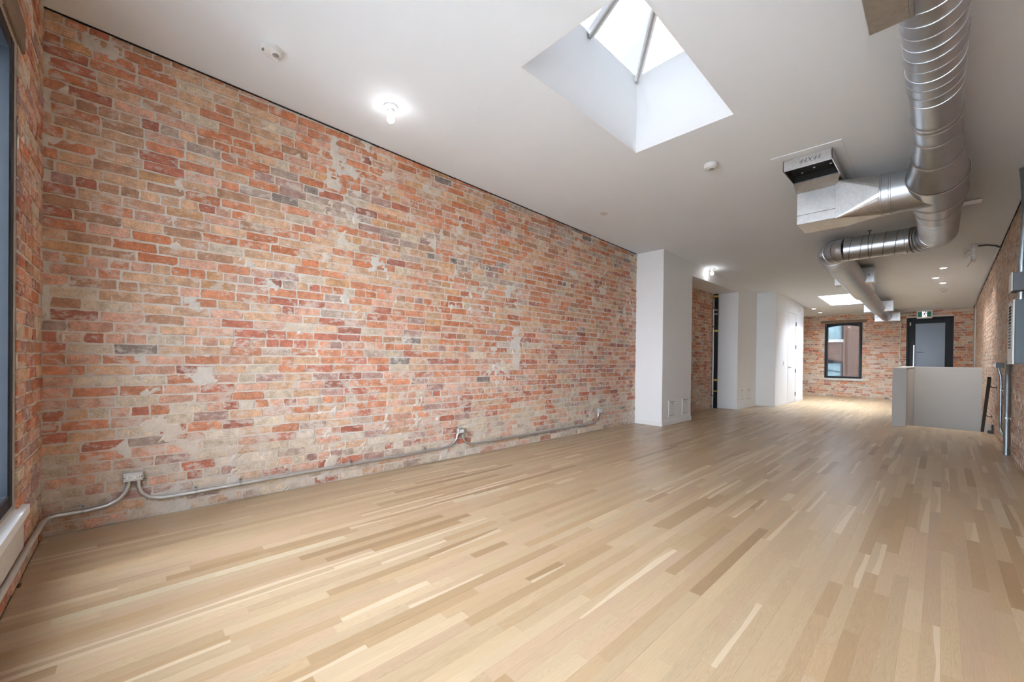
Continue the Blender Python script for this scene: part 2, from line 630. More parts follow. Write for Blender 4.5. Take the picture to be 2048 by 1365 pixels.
def brick_wall(name, to, ulen, top, holes, colour, seed, label, hidden=None, uskip=None, patch=.30, cell=.03, zmin=0.0, hdr0=17, thick=.3, flipn=False, ngrid=True, nparts=300):
    """to(u, z, d): wall coords -> world (d off the wall face). Returns the structure object."""
    rng = random.Random(seed)
    inside = lambda u, z: any(h[0] < u < h[1] and h[2] < z < h[3] for h in holes)
    # mortar face as a relief grid, smeared over the bricks in patches
    us = set(np.arange(0, ulen + 1e-6, cell).tolist() + [ulen])
    zt = max(top(0), top(ulen)) + .06
    zs = set(np.arange(zmin, zt, cell).tolist() + [zt])
    for h in holes:
        us |= {h[0], h[1]}
        zs |= {h[2], h[3]}
    clean = lambda q, keep: [v for i, v in enumerate(q) if v in keep or i == 0 or all(abs(v - k) > cell * .35 for k in keep)]
    keepu = {x for h in holes for x in h[:2]} | {ulen}
    keepz = {x for h in holes for x in h[2:]} | {zt}
    us, zs = clean(sorted(us), keepu), clean(sorted(zs), keepz)
    mb = MB()
    idx = {}

    def relief(u, z):
        a = fb(u, z, seed * 1.7, 5.5, 4)
        b = fb(u, z, seed * 2.9 + 9, 1.1, 2)
        s = smooth01(patch + .34, patch + .52, a * .62 + b * .42 + .12)
        return -.001 + .0016 * fb(u, z, seed, 30, 2) + s * .0085
    for i, u in enumerate(us):
        for k, z in enumerate(zs):
            idx[(i, k)] = len(mb.v)
            mb.v.append(tuple(to(u, z, relief(u, z))))
    for i in range(len(us) - 1):
        for k in range(len(zs) - 1):
            if inside((us[i] + us[i + 1]) / 2, (zs[k] + zs[k + 1]) / 2):
                continue
            f = (idx[(i, k)], idx[(i + 1, k)], idx[(i + 1, k + 1)], idx[(i, k + 1)])
            mb.f.append(f[::-1] if flipn else f)
    # solid body behind the face
    b0 = len(mb.v)
    rects = []
    ucuts = sorted({0, ulen} | keepu)
    zcuts = sorted({zmin, zt} | keepz)
    for i in range(len(ucuts) - 1):
        for k in range(len(zcuts) - 1):
            if not inside((ucuts[i] + ucuts[i + 1]) / 2, (zcuts[k] + zcuts[k + 1]) / 2):
                u0, u1, z0, z1 = ucuts[i] - (.25 if i == 0 else 0), ucuts[i + 1] + (.25 if i == len(ucuts) - 2 else 0), zcuts[k] - (.15 if k == 0 else 0), zcuts[k + 1]
                p = [to(u, z, d) for d in (-thick, -.004) for z in (z0, z1) for u in (u0, u1)]
                mb.add(p, [(0, 2, 3, 1), (4, 5, 7, 6), (0, 1, 5, 4), (2, 6, 7, 3), (0, 4, 6, 2), (1, 3, 7, 5)])
    mb.c = [(1, 1, 1, 1)] * len(mb.v)
    wall = mb.build(name, M['mortar'])
    tag(wall, label, 'wall', kind='structure')
    # bricks
    bricks = []
    row = 0
    z = zmin + .006
    while True:
        zc = z + (COURSE - JOINT) / 2
        if z + .02 > max(top(0), top(ulen)):
            break
        header = (row % 7) == (hdr0 % 7)
        u = -rng.uniform(0, .2) if not header else -rng.uniform(0, .1)
        while u < ulen:
            ln = (.104 if header else BLEN) * rng.uniform(.95, 1.05)
            if not header and rng.random() < .10:
                ln = rng.uniform(.09, .16)
            u0, u1 = max(u, .002), min(u + ln - JOINT, ulen - .002)
            uu = (u0 + u1) / 2
            z0 = z + rng.uniform(-.0025, .0025)
            z1 = min(z + COURSE - JOINT + rng.uniform(-.003, .003), top(uu) - .006)
            u += ln
            if u1 - u0 < .03 or z1 - z0 < .018:
                continue
            if uskip and uskip(uu):
                continue
            for h in holes:
                if h[2] - .004 < zc < h[3] + .02:
                    if h[0] < uu < h[1]:
                        u0, u1 = (u0, min(u1, h[0] - .003)) if (u0 < h[0]) else ((max(u0, h[1] + .003), u1) if u1 > h[1] else (0, 0))
                    elif u0 < h[0] < u1:
                        u1 = h[0] - .003
                    elif u0 < h[1] < u1:
                        u0 = h[1] + .003
            if u1 - u0 < .03:
                continue
            d = rng.uniform(.0035, .0075) - (.003 if rng.random() < .12 else 0)
            c, wash = colour(rng, uu, zc)
            k = rng.uniform(.88, 1.12)
            col = (min(.9, c.x * k * ALB), min(.9, c.y * k * ALB), min(.9, c.z * k * ALB), wash)
            vs, fs = brick_geo(rng, u0, u1, z0, z1, d, to)
            if flipn:
                fs = [f[::-1] for f in fs]
            q = [proj(to(a, b, 0)) for a, b in ((u0, z0), (u1, z0), (u1, z1), (u0, z1))]
            area = 0
            if all(q) and not (hidden and hidden(uu, zc)):
                cx, cy = sum(t[0] for t in q) / 4, sum(t[1] for t in q) / 4
                if -5 < cx < 2053 and -5 < cy < 1370:
                    area = abs(sum(q[i][0] * q[(i + 1) % 4][1] - q[(i + 1) % 4][0] * q[i][1] for i in range(4))) / 2
            bricks.append((area, vs, fs, col))
        z += COURSE
        row += 1
    bricks.sort(key=lambda b: -b[0])
    for a, vs, fs, col in bricks[:nparts]:
        if a <= 0:
            continue
        MB().add(vs, fs, col).build('brick', M['brick'], wall)
    rest = [b for i, b in enumerate(bricks) if i >= nparts or b[0] <= 0]
    if rest:
        mb = MB()
        for a, vs, fs, col in rest:
            mb.add(vs, fs, col)
        tag(mb.build('brickwork', M['brick'], wall), kind='stuff')
    return wall


ALB = 1.12
# left wall: u = Y - YF, faces +X
wl = brick_wall('wall_left', lambda u, z, d: (XL + d, YF + u, z), YB - YF, lambda u: ceil(XL, YF + u), [], lambda r, u, z: left_colour(r, u + YF, z), 3,
                'long exposed brick wall with lime-smeared red, tan and grey bricks along the left',
                hidden=lambda u, z: u + YF > 6.62, uskip=lambda u: 6.75 < u + YF < 7.75 or u + YF > 10.55, cell=.022, patch=.07, hdr0=17)
# right wall: faces -X
wr = brick_wall('wall_right', lambda u, z, d: (XR - d, YF + u, z), YB - YF, lambda u: ceil(XR, YF + u), [], right_colour, 11,
                'pinkish beige brick wall running down the right with the electrical panel on it',
                hidden=lambda u, z: u + YF < 6.6, uskip=lambda u: u + YF < 1.5, cell=.05, patch=.2, zmin=0.0, flipn=True)
# back wall: faces -Y, u = X - XL
holes_b = [(BW[0] - XL, BW[1] - XL, BW[2], BW[3]), (BD[0] - XL, BD[1] - XL, -1, BD[3])]
wb = brick_wall('wall_back', lambda u, z, d: (XL + u, YB - d, z), XR - XL, lambda u: ceil(XL + u, YB), holes_b, lambda r, u, z: back_colour(r, u + XL, z), 23,
                'far end brick wall with the black framed window and door', hidden=lambda u, z: u + XL < -2.98 or (u + XL > -1.02 and z < 1.07), cell=.05, patch=.2)
# front wall: faces +Y, u = XR - X
holes_f = [(XR - WIN[1], XR - WIN[0], WIN[2], WIN[3])]
wf = brick_wall('wall_front', lambda u, z, d: (XR - u, YF + d, z), XR - XL, lambda u: ceil(XR - u, YF), holes_f, lambda r, u, z: front_colour(r, XR - u, z), 31,
                'narrow brick pier between the near left corner and the large black window', cell=.04, patch=.2)

# ------------------------------------------------------------------ floor
ST = (-0.43, XR, 10.42, 13.40)             # stairwell opening x0,x1,y0,y1
mb = MB()
for r in ((XL - .3, ST[0] - .03, YF - .35, YB + .35), (ST[0] - .03, XR + .3, YF - .35, ST[2] - .06), (ST[0] - .03, XR + .3, ST[3] + .1, YB + .35)):
    mb.box(r[0], r[1], r[2], r[3], -.22, -.019)
fl = tag(mb.build('floor', simple('subfloor', (.30, .21, .13), .8)), 'light oak strip floor running the length of the room', 'floor', kind='structure')
rng = random.Random(5)
planks = []
PW = .0572
FP = [((202, 177, 146), 6), ((198, 170, 137), 5), ((207, 183, 153), 5), ((188, 159, 125), 2.4), ((178, 148, 114), 1.0), ((203, 175, 147), 3), ((220, 202, 174), .5)]
x = XL + .004
while x < XR - .005:
    y = YF - rng.uniform(0, .8)
    x1 = min(x + PW, XR - .003)
    while y < YB:
        ln = rng.choice([rng.uniform(.25, .6), rng.uniform(.4, 1.1), rng.uniform(.6, 1.5)])
        y0, y1 = max(y, YF + .006), min(y + ln, YB - .004)
        y += ln
        segs = [(y0, y1)]
        if x1 > ST[0] + .001:
            segs = [(y0, min(y1, ST[2])), (max(y0, ST[3]), y1)]
        for a, b in segs:
            if b - a < .03:
                continue
            g = .00008
            c = lin(pick(rng, FP))
            k = rng.uniform(.92, 1.08) * .84
            col = (c[0] * k, c[1] * k, c[2] * k * .955, rng.random())
            dz = rng.uniform(-.0003, .0003)
            X0, X1, Y0, Y1 = x + g, x1 - g, a + g, b - g
            vs = [(X0, Y0, dz), (X1, Y0, dz), (X1, Y1, dz), (X0, Y1, dz), (X0, Y0, -.019), (X1, Y0, -.019), (X1, Y1, -.019), (X0, Y1, -.019)]
            fs = [(0, 1, 2, 3), (4, 5, 1, 0), (5, 6, 2, 1), (6, 7, 3, 2), (7, 4, 0, 3)]
            o = rng.uniform(0, 40)
            uq = [(o, 0), (o, 1), (o + b - a, 1), (o + b - a, 0)]
            uvs = uq + [uq[0], uq[1], uq[1], uq[0]] + [uq[1], uq[2], uq[2], uq[1]] + [uq[2], uq[3], uq[3], uq[2]] + [uq[3], uq[0], uq[0], uq[3]]
            # clipped on-screen area from a few samples along the strip
            area = 0
            n = max(2, int((b - a) / .08))
            for i in range(n):
                p, q = proj((X0, a + (b - a) * i / n, 0)), proj((X1, a + (b - a) * i / n, 0))
                p2 = proj((X0, a + (b - a) * (i + 1) / n, 0))
                if p and q and p2 and 0 <= p[0] <= 2048 and 0 <= p[1] <= 1365:
                    area += abs((q[0] - p[0]) * (p2[1] - p[1]) - (q[1] - p[1]) * (p2[0] - p[0]))
            planks.append((area, vs, fs, col, uvs))
    x += PW
planks.sort(key=lambda t: -t[0])
rest = MB()
for i, (a, vs, fs, col, uvs) in enumerate(planks):
    t = MB() if i < 300 else rest
    t.add(vs, fs, col)
    t.uv += uvs
    if i < 300:
        t.build('plank', M['plank'], fl)
tag(rest.build('planking', M['plank'], fl), kind='stuff')

# stairs going down along the right wall, shaft walls below the floor
for i in range(7):
    z = -.19 * (i + 1)
    t = B(ST[0] + .01, XR - .01, ST[2] + .27 * i, ST[2] + .27 * (i + 1) + .03, z - .03, z, bev=.006).build('stair_tread', M['lintel'] if False else simple('oak_tread', (.55, .40, .26), .4), None)
    tag(t, ['first', 'second', 'third', 'fourth', 'fifth', 'sixth', 'seventh'][i] + ' oak stair tread down from the floor edge beside the grey guard', 'stair tread', 'stair treads behind the floor edge')
sh = MB()
sh.box(ST[0] - .14, ST[0], ST[2] - .02, ST[3] + .15, -1.6, -.02)
sh.box(ST[0] - .14, XR, ST[3], ST[3] + .15, -1.6, -.02)
sh.box(XR, XR + .2, ST[2] - .2, ST[3] + .2, -1.6, -.01)
sh.box(ST[0], XR, ST[2] - .05, ST[2] - .005, -1.6, -.03)
sh.box(ST[0] - .1, XR + .1, ST[2] - .1, ST[3] + .15, -1.7, -1.6)
tag(sh.build('wall_stairwell', M['guard']), 'grey stairwell lining below the floor opening', 'wall', kind='structure')
nz = B(ST[0], XR - .005, ST[2] - .012, ST[2] + .022, -.03, .0015, bev=.004).build('trim_nosing', simple('nosing_oak', (.62, .46, .28), .35))
tag(nz, 'oak nosing strip along the stair opening edge', 'nosing', kind='structure')

# ------------------------------------------------------------------ ceiling with two skylight openings
mb = MB()
HO = [(s[0] - .007, s[1] + .007, s[2] - .007, s[3] + .007) for s in SKY]
xs = sorted({XL - .3, XR + .3} | {s[i] for s in HO for i in (0, 1)})
ys = sorted({YF - .3, YB + .3} | {s[i] for s in HO for i in (2, 3)})
for i in range(len(xs) - 1):
    for k in range(len(ys) - 1):
        cx, cy = (xs[i] + xs[i + 1]) / 2, (ys[k] + ys[k + 1]) / 2
        if any(s[0] < cx < s[1] and s[2] < cy < s[3] for s in HO):
            continue
        p = [(x, y, ceil(x, y) + dz) for dz in (0, .32) for y in (ys[k], ys[k + 1]) for x in (xs[i], xs[i + 1])]
        mb.add(p, [(0, 2, 3, 1), (4, 5, 7, 6), (0, 1, 5, 4), (2, 6, 7, 3), (0, 4, 6, 2), (1, 3, 7, 5)])
tag(mb.build('ceiling', M['ceiling']), 'plain white plaster ceiling sloping gently down to the far end', 'ceiling', kind='structure')
for (x0, x1, nm) in ((XL, XL + .014, 'left'), (XR - .012, XR, 'right')):  # dark strips stand in for the shade in the ceiling gap
    y0, y1 = YF, (6.66 if nm == 'left' else YB)
    p = [(x, y, ceil(x, y) + dz) for dz in (-.007, .01) for y in (y0, y1) for x in (x0, x1)]
    t = MB().add(p, [(0, 2, 3, 1), (4, 5, 7, 6), (0, 1, 5, 4), (2, 6, 7, 3), (0, 4, 6, 2), (1, 3, 7, 5)]).build('trim_' + nm, M['dark'])
    tag(t, 'thin dark strip drawn as the shadow gap where the ceiling meets the %s brick wall' % nm, 'shadow gap', kind='structure')


def skylight(s, ztop, label, pane):
    x0, x1, y0, y1 = s
    t = thing('skylight', ((x0 + x1) / 2, (y0 + y1) / 2, ceil(x0, y1)), label, 'skylight')
    w = .009
    for (a, b, c, d) in ((x0 - w, x0, y0 - w, y1 + w), (x1, x1 + w, y0 - w, y1 + w), (x0, x1, y0 - w, y0), (x0, x1, y1, y1 + w)):
        p = [(x, y, ceil(x, y) if k == 0 else ztop) for k in (0, 1) for y in (c, d) for x in (a, b)]
        MB().add(p, [(0, 2, 3, 1), (4, 5, 7, 6), (0, 1, 5, 4), (2, 6, 7, 3), (0, 4, 6, 2), (1, 3, 7, 5)]).build('shaft_side', M['white'], t)
    # metal corner bead round the opening edge
    fr = MB()
    r = .012
    fr.box(x0 - .05, x0 - .001, y0 - .05, y1 + .05, ztop, ztop + .05)
    fr.box(x1 + .001, x1 + .05, y0 - .05, y1 + .05, ztop, ztop + .05)
    fr.box(x0 - .001, x1 + .001, y0 - .05, y0 - .001, ztop, ztop + .05)
    fr.box(x0 - .001, x1 + .001, y1 + .001, y1 + .05, ztop, ztop + .05)
    fr.build('curb_frame', M['trim'], t)
    zr = ztop + .34
    rx = (x0 + x1) / 2
    hy = (x1 - x0) / 2
    ra, rb = (rx, y0 + hy, zr), (rx, y1 - hy, zr)
    c = [(x0, y0, ztop + .05), (x1, y0, ztop + .05), (x1, y1, ztop + .05), (x0, y1, ztop + .05)]
    ym = (y0 + y1) / 2
    ml, mr, mt = (x0, ym, ztop + .05), (x1, ym, ztop + .05), (rx, ym, zr)
    for poly in ((c[0], c[1], ra), (c[2], c[3], rb), (c[0], ra, mt, ml), (ml, mt, rb, c[3]), (c[1], mr, mt, ra), (mr, c[2], rb, mt)):
        nn = (Vector(poly[1]) - Vector(poly[0])).cross(Vector(poly[2]) - Vector(poly[0])).normalized()
        MB().prism(poly, nn, .006).build('pane', pane, t)
    for a, b in ((c[0], ra), (c[1], ra), (c[2], rb), (c[3], rb), (ra, rb), (ml, mt), (mr, mt)):
        a, b = Vector(a) - Vector((0, 0, .02)), Vector(b) - Vector((0, 0, .02))
        d = (b - a).normalized()
        sd = d.cross(Vector((0, 0, 1))).normalized() * .028
        MB().prism([a - sd, a + sd, b + sd, b - sd], d.cross(sd).normalized(), .05).build('rafter_bar', M['trim'], t)
        MB().prism([a - sd * .35 + Vector((0, 0, -.03)), a + sd * .35 + Vector((0, 0, -.03)), b + sd * .35 + Vector((0, 0, -.03)), b - sd * .35 + Vector((0, 0, -.03))], d.cross(sd).normalized(), .028).build('rafter_bar', M['steel'], t)
    return t


skylight(SKY[0], 3.86, 'large white skylight shaft with glazing bars near the camera', M['skydim'])
skylight(SKY[1], 3.50, 'small far skylight opening beside the end of the duct', M['skyglass'])

# ------------------------------------------------------------------ front window (behind and left of the camera)
x0, x1, z0, z1 = WIN
fw = thing('window_1', (x0, YF, z0), 'large black framed shopfront window at the near left edge', 'window', kind='structure')
fy0, fy1 = YF - .20, YF - .01
for a in ((x0, x0 + .07, z0, z1), (x1 - .07, x1, z0, z1), (x0 + .07, x1 - .07, z0, z0 + .07), (x0 + .07, x1 - .07, z1 - .07, z1)):
    B(a[0], a[1], fy0, fy1, a[2], a[3], bev=.006).build('window_frame', M['black'], fw)
n = 3
for i in range(n):
    a = x0 + .07 + (x1 - x0 - .14) * i / n
    b = x0 + .07 + (x1 - x0 - .14) * (i + 1) / n
    if i:
        B(a - .03, a + .03, fy0 + .02, fy1 - .03, z0 + .07, z1 - .07, bev=.005).build('mullion', M['black'], fw)
    B(a + .03, b - .03, YF - .12, YF - .112, z0 + .07, z1 - .07).build('pane', M['frontdim'], fw)
sb = MB().prism([(x0 - .09, YF - .21, z0), (x0 - .09, YF + .035, z0 - .02), (x0 - .09, YF + .035, z0 - .065), (x0 - .09, YF - .21, z0 - .065)], (1, 0, 0), x1 - x0 + .15).build('window_sill', M['sillwhite'], fw)
B(x0 - .05, x1 + .05, YF + .001, YF + .02, z0 - .22, z0 - .066).build('apron', M['sill'], fw)
# timber lintel above the opening
B(x0 - .1, x1 + .1, YF - .1, YF + .012, z1 + .002, z1 + .16, bev=.006).build('lintel', M['lintel'], fw)

# ------------------------------------------------------------------ white partitions along the left wall
PX = -3.31


def sloped(name, x0, x1, y0, y1, z0, mat=None, zt=None):
    p = [(x, y, z0 if k == 0 else (ceil(x, y) + .01 if zt is None else zt)) for k in (0, 1) for y in (y0, y1) for x in (x0, x1)]
    return MB().add(p, [(0, 2, 3, 1), (4, 5, 7, 6), (0, 1, 5, 4), (2, 6, 7, 3), (0, 4, 6, 2), (1, 3, 7, 5)]).build(name, mat or M['white'])


def bb(parent, x0, x1, y0, y1):
    return B(x0, x1, y0, y1, 0.0006, .085, bev=.004).build('baseboard', M['trim'], parent)


w1 = tag(sloped('wall_niche_near', XL + .001, PX, 6.68, 7.86, 0.0), 'white boxed-out pier standing against the end of the long brick wall', 'wall', kind='structure')
bb(w1, XL + .012, PX + .010, 6.668, 6.68)
bb(w1, PX, PX + .011, 6.68, 7.868)
w2 = tag(sloped('wall_niche_header', XL + .001, PX, 7.86, 10.44, 2.79), 'white header bridging over the brick niche', 'wall', kind='structure')
w3 = tag(sloped('wall_niche_far', -3.775, PX, 10.44, 11.85, 0.0), 'white pier between the brick niche and the closet', 'wall', kind='structure')
bb(w3, -3.775, PX + .010, 10.428, 10.44)
bb(w3, PX, PX + .011, 10.44, 11.838)
CX = -2.88
w4 = MB()
for (a, b, c, d, zb, zt) in ((XL + .001, CX, 11.85, 13.08, 0, None), (CX - .12, CX, 13.92, 14.84, 0, None), (CX - .12, CX, 13.08, 13.92, 2.55, None), (XL + .001, CX - .12, 14.72, 14.84, 0, None), (XL + .001, CX - .12, 13.08, 14.72, 2.6, None)):
    p = [(x, y, zb if k == 0 else ceil(x, y) + .01) for k in (0, 1) for y in (c, d) for x in (a, b)]
    w4.add(p, [(0, 2, 3, 1), (4, 5, 7, 6), (0, 1, 5, 4), (2, 6, 7, 3), (0, 4, 6, 2), (1, 3, 7, 5)])
w4 = tag(w4.build('wall_closet', M['white']), 'white closet partition holding the narrow white door', 'wall', kind='structure')
bb(w4, PX + .012, CX + .010, 11.838, 11.85)
bb(w4, CX, CX + .011, 11.85, 13.03)
bb(w4, CX, CX + .011, 13.97, 14.84)

# closet door
d1 = thing('door_1', (CX, 13.5, 0), 'narrow white flush door with dark hinges in the closet partition', 'door', kind='structure')
for a in ((13.03, 13.09, .0006, 2.58), (13.91, 13.97, .0006, 2.58), (13.09, 13.91, 2.52, 2.58)):
    B(CX - .03, CX + .004, a[0], a[1], a[2], a[3], bev=.002).build('door_jamb', M['trim'], d1)
B(CX - .045, CX - .002, 13.098, 13.902, .012, 2.512, bev=.002).build('door_leaf', M['doorwhite'], d1)
B(CX - .06, CX - .05, 13.085, 13.915, .001, 2.525).build('dark_gap_sheet', M['dark'], d1)  # dark sheet standing in for shade in the gaps round the leaf
for z in (2.233, 1.573, .895, .229):
    MB().tube([(CX + .008, 13.906, z - .055), (CX + .008, 13.906, z + .055)], .009, 10).box(CX - .001, CX + .004, 13.88, 13.935, z - .055, z + .055).build('hinge', M['hinge'], d1)
lv = MB().lathe((CX, 13.165, 1.0), [(.027, 0), (.027, .008), (.011, .012), (.011, .045)], (1, 0, 0), 16)
lv.tube([(CX + .045, 13.155, 1.0), (CX + .047, 13.22, 1.0), (CX + .045, 13.29, .997)], .009, 10)
lv.build('lever_handle', M['steel'], d1, True)

t = thing('light_switch', (CX, 12.62, 1.11), 'white rocker light switch on the partition left of the narrow door', 'switch')
B(CX, CX + .007, 12.585, 12.655, 1.053, 1.167, bev=.003).build('wall_plate', M['plastic'], t)
B(CX + .007, CX + .012, 12.604, 12.636, 1.077, 1.143, bev=.002).build('rocker', M['ivory'], t)
t = thing('wall_alarm', (CX, 14.18, 2.66), 'small round white alarm high on the partition right of the narrow door', 'alarm')
MB().lathe((CX, 14.18, 2.66), [(.062, 0), (.062, .02), (.052, .038), (.0, .042)], (1, 0, 0), 24).build('alarm_body', M['plastic'], t, True)
MB().lathe((CX + .04, 14.18, 2.645), [(.016, 0), (.016, .006), (.0, .007)], (1, 0, 0), 12).build('sensor', M['screen'], t, True)

# access panels
for (ya, yb, za, zb, lab) in ((6.93, 7.205, .145, .432, 'left of the two white access panels low on the near white pier'),
                              (7.475, 7.76, .14, .44, 'right of the two white access panels low on the near white pier'),
                              (10.645, 10.90, .20, .466, 'left of the two white access panels low on the far white pier'),
                              (11.14, 11.42, .195, .469, 'right of the two white access panels low on the far white pier')):
    t = thing('access_panel', (PX, (ya + yb) / 2, za), lab, 'access panel', 'access panels on the white piers')
    fr = MB()
    for r in ((ya, yb, za, za + .018), (ya, yb, zb - .018, zb), (ya, ya + .018, za + .018, zb - .018), (yb - .018, yb, za + .018, zb - .018)):
        fr.box(PX, PX + .006, *r)
    fr.build('panel_frame', M['trim'], t)
    B(PX, PX + .0012, ya + .018, yb - .018, za + .018, zb - .018).build('shadow_gap', M['dark'], t)
    B(PX + .0012, PX + .005, ya + .022, yb - .022, za + .023, zb - .026, bev=.001).build('panel_door', M['doorwhite'], t)
    MB().lathe((PX + .005, (ya + yb) / 2, zb - .055), [(.011, 0), (.011, .004), (.0, .005)], (1, 0, 0), 12).build('latch', M['hinge'], t)


def clamp(parent, c, along, r, wall_dir):
    """one-hole strap over a conduit"""
    c, along, wall_dir = Vector(c), Vector(along).normalized(), Vector(wall_dir).normalized()
    sd = along.cross(wall_dir).normalized()
    mb = MB().tube([c - along * .009, c + along * .009], r * 1.22, 12)
    p = c + wall_dir * (r * .8)
    q = [p - along * .009 + sd * r, p + along * .009 + sd * r, p + along * .009 + sd * r * 3.4, p - along * .009 + sd * r * 3.4]
    mb.prism(q, wall_dir, .003)
    o = mb.build('strap', M['steel'], parent)
    MB().lathe(p + sd * r * 2.4, [(.005, 0), (.005, .004), (.0, .005)], -wall_dir, 8).build('screw', M['hinge'], o)


def arc(c, a, b, r0, n=8):
    """quarter arc about c from offset a to offset b (unit vectors), radius r0"""
    return [Vector(c) + (Vector(a) * math.cos(i / n * math.pi / 2) + Vector(b) * math.sin(i / n * math.pi / 2)) * r0 for i in range(n + 1)]


# niche: black drain pipe with yellow labels and a grey conduit beside it
t = thing('drain_pipe', (-3.80, 10.375, 0), 'black vertical pipe with yellow bands in the brick niche corner', 'pipe')
MB().tube([(-3.775, 10.36, .0006), (-3.775, 10.36, 2.788)], .045, 20).build('pipe', M['blackmatte'], t, True)
for z in (2.70, 1.86, .66, .40):
    MB().tube([(-3.775, 10.36, z), (-3.775, 10.36, z + (.05 if z > .5 else .03))], .0462, 20).build('yellow_band', M['yellow'], t, True)
for z in (2.38, 2.28):
    MB().tube([(-3.775, 10.36, z), (-3.775, 10.36, z + .025)], .048, 20).tube([(-3.74, 10.33, z + .012), (-3.70, 10.31, z + .012)], .006, 6).build('hose_clamp', M['steel'], t, True)
t = thing('conduit', (-3.80, 10.27, 0), 'thin vertical grey conduit beside the black pipe in the niche', 'conduit')
MB().tube([(-3.795, 10.25, .0006), (-3.795, 10.25, 2.60)] + arc((-3.795, 10.29, 2.60), (0, -1, 0), (0, 0, 1), .04)[1:], .0165, 12).build('tube', M['emt'], t, True)
for z in (2.44, 1.98, .31):
    B(XL + .008, -3.76, 10.22, 10.275, z - .012, z + .012, bev=.003).build('strap', M['hinge'], t)

# ------------------------------------------------------------------ back window, lintel, view behind it
x0, x1, z0, z1 = BW
bw = thing('window_2', (x0, YB, z0), 'black framed window with a shallow arched head in the far wall', 'window', kind='structure')
for a in ((x0, x0 + .06, z0, z1), (x1 - .06, x1, z0, z1), (x0 + .06, x1 - .06, z0, z0 + .065), (x0 + .06, x1 - .06, z1 - .05, z1)):
    B(a[0], a[1], YB - .03, YB + .14, a[2], a[3], bev=.004).build('window_frame', M['black'], bw)
pts = [(x0 + .06, YB + .03, z1 - .049)]
for i in range(13):
    k = i / 12
    pts.append((x0 + .06 + (x1 - x0 - .12) * k, YB + .03, z1 - .13 + .055 * math.sin(math.pi * k)))
pts.append((x1 - .06, YB + .03, z1 - .049))
MB().prism(pts[::-1], (0, 1, 0), .06).build('arched_head', M['black'], bw)
for a in ((x0 + .06, x0 + .085), (x1 - .085, x1 - .06)):
    B(a[0], a[1], YB + .04, YB + .08, z0 + .065, z1 - .08).build('sash', M['boxgrey'], bw)
B(x0 + .06, x1 - .06, YB + .055, YB + .062, z0 + .065, z1 - .05).build('pane', M['tinted'], bw)
B(x0 - .02, x1 + .04, YB - .055, YB + .1, z0 - .075, z0 - .001, bev=.006).build('window_sill', M['sill'], bw)
MB().prism([(x0 - .13, YB - .03, z1 + .012), (x1 + .10, YB - .03, z1 + .002), (x1 + .14, YB - .03, z1 + .09), (x0 - .10, YB - .03, z1 + .10)], (0, 1, 0), .1).build('lintel', M['lintel'], bw)

eb = thing('neighbour_building', (-3, 21.2, -3), 'brown brick neighbouring building seen through the far window', 'building')
EY = 21.0
MB().box(-7.5, -2.65, EY + .30, EY + .6, -3, 9).build('wall', M['farbrick'], eb)
MB().box(-2.65, 3.5, EY, EY + .6, -3, 9).build('wall', M['farbrick'], eb)
for (za, zb, nm) in ((2.10, 3.9, 0), (-.6, 1.14, 1)):
    wx0, wx1 = -4.4, -2.85
    f = MB().box(wx0, wx1, EY + .285, EY + .297, za, zb).build('window', M['farwin'], eb)
    fr = MB()
    fr.box(wx0 - .05, wx0, EY + .25, EY + .31, za, zb).box(wx1, wx1 + .05, EY + .25, EY + .31, za, zb).box(wx0, wx1, EY + .25, EY + .31, zb, zb + .05)
    fr.build('frame', M['boxgrey'], f)
    if nm == 0:
        MB().box(wx0 - .1, wx1 + .12, EY + .2, EY + .31, za - .11, za).build('sill', M['sill'], f)
    else:
        q = [(wx0, EY + .22, zb - .02)] + [(wx0 + (wx1 - wx0) * i / 10, EY + .22, zb + .02 + .14 * math.sin(math.pi * (.2 + .8 * i / 10))) for i in range(11)] + [(wx1, EY + .22, zb - .02)]
        MB().prism(q[::-1], (0, 1, 0), .06).build('arch', M['dark'], f)
        MB().tube([(wx0, EY + .28, zb - .2), (wx1, EY + .28, zb - .38)], .02, 6).tube([(wx0, EY + .28, za + .75), (wx1, EY + .28, za + .2)], .012, 6).build('stair_rail', M['boxgrey'], f)
MB().tube([(-2.69, EY - .02, -3), (-2.69, EY - .02, 9)], .035, 8).build('downpipe', M['farbrick'], eb)
sg = MB().box(-40, 40, -60, YF - .4, -3.7, -3.5).build('street_ground', simple('street_concrete', (.50, .495, .48), .9, var=.12, nscale=1))
tag(sg, 'grey street ground outside the near window', 'ground', kind='structure')
yg = MB().box(-7.5, 3.5, YB + .5, EY + .3, -3.2, -3.0).build('yard_ground', M['guard'])
tag(yg, 'grey ground of the yard behind the far wall', 'ground', kind='structure')

# ------------------------------------------------------------------ back door
x0, x1, z0, z1 = BD
d2 = thing('door_2', ((x0 + x1) / 2, YB, 0), 'black framed glass door in the far wall behind the grey guard', 'door', kind='structure')
for a in ((x0, x0 + .05, .0006, z1), (x1 - .05, x1, .0006, z1), (x0 + .05, x1 - .05, z1 - .05, z1)):
    B(a[0], a[1], YB - .02, YB + .14, a[2], a[3], bev=.004).build('door_jamb', M['black'], d2)
lf = MB()
gx0, gx1, gz0, gz1 = -.552, .065, .25, 2.352
for a in ((x0 + .04, gx0, .01, z1 - .04), (gx1, x1 - .04, .01, z1 - .04), (gx0, gx1, gz1, z1 - .04), (gx0, gx1, .01, gz0)):
    lf.box(a[0], a[1], YB + .03, YB + .08, a[2], a[3])
lf = lf.build('door_leaf', M['black'], d2)
B(gx0, gx1, YB + .05, YB + .058, gz0, gz1).build('glass_pane', M['frosted'], d2)
hb = MB().box(gx0 - .042, gx0 - .012, YB - .035, YB - .012, .85, 1.70)
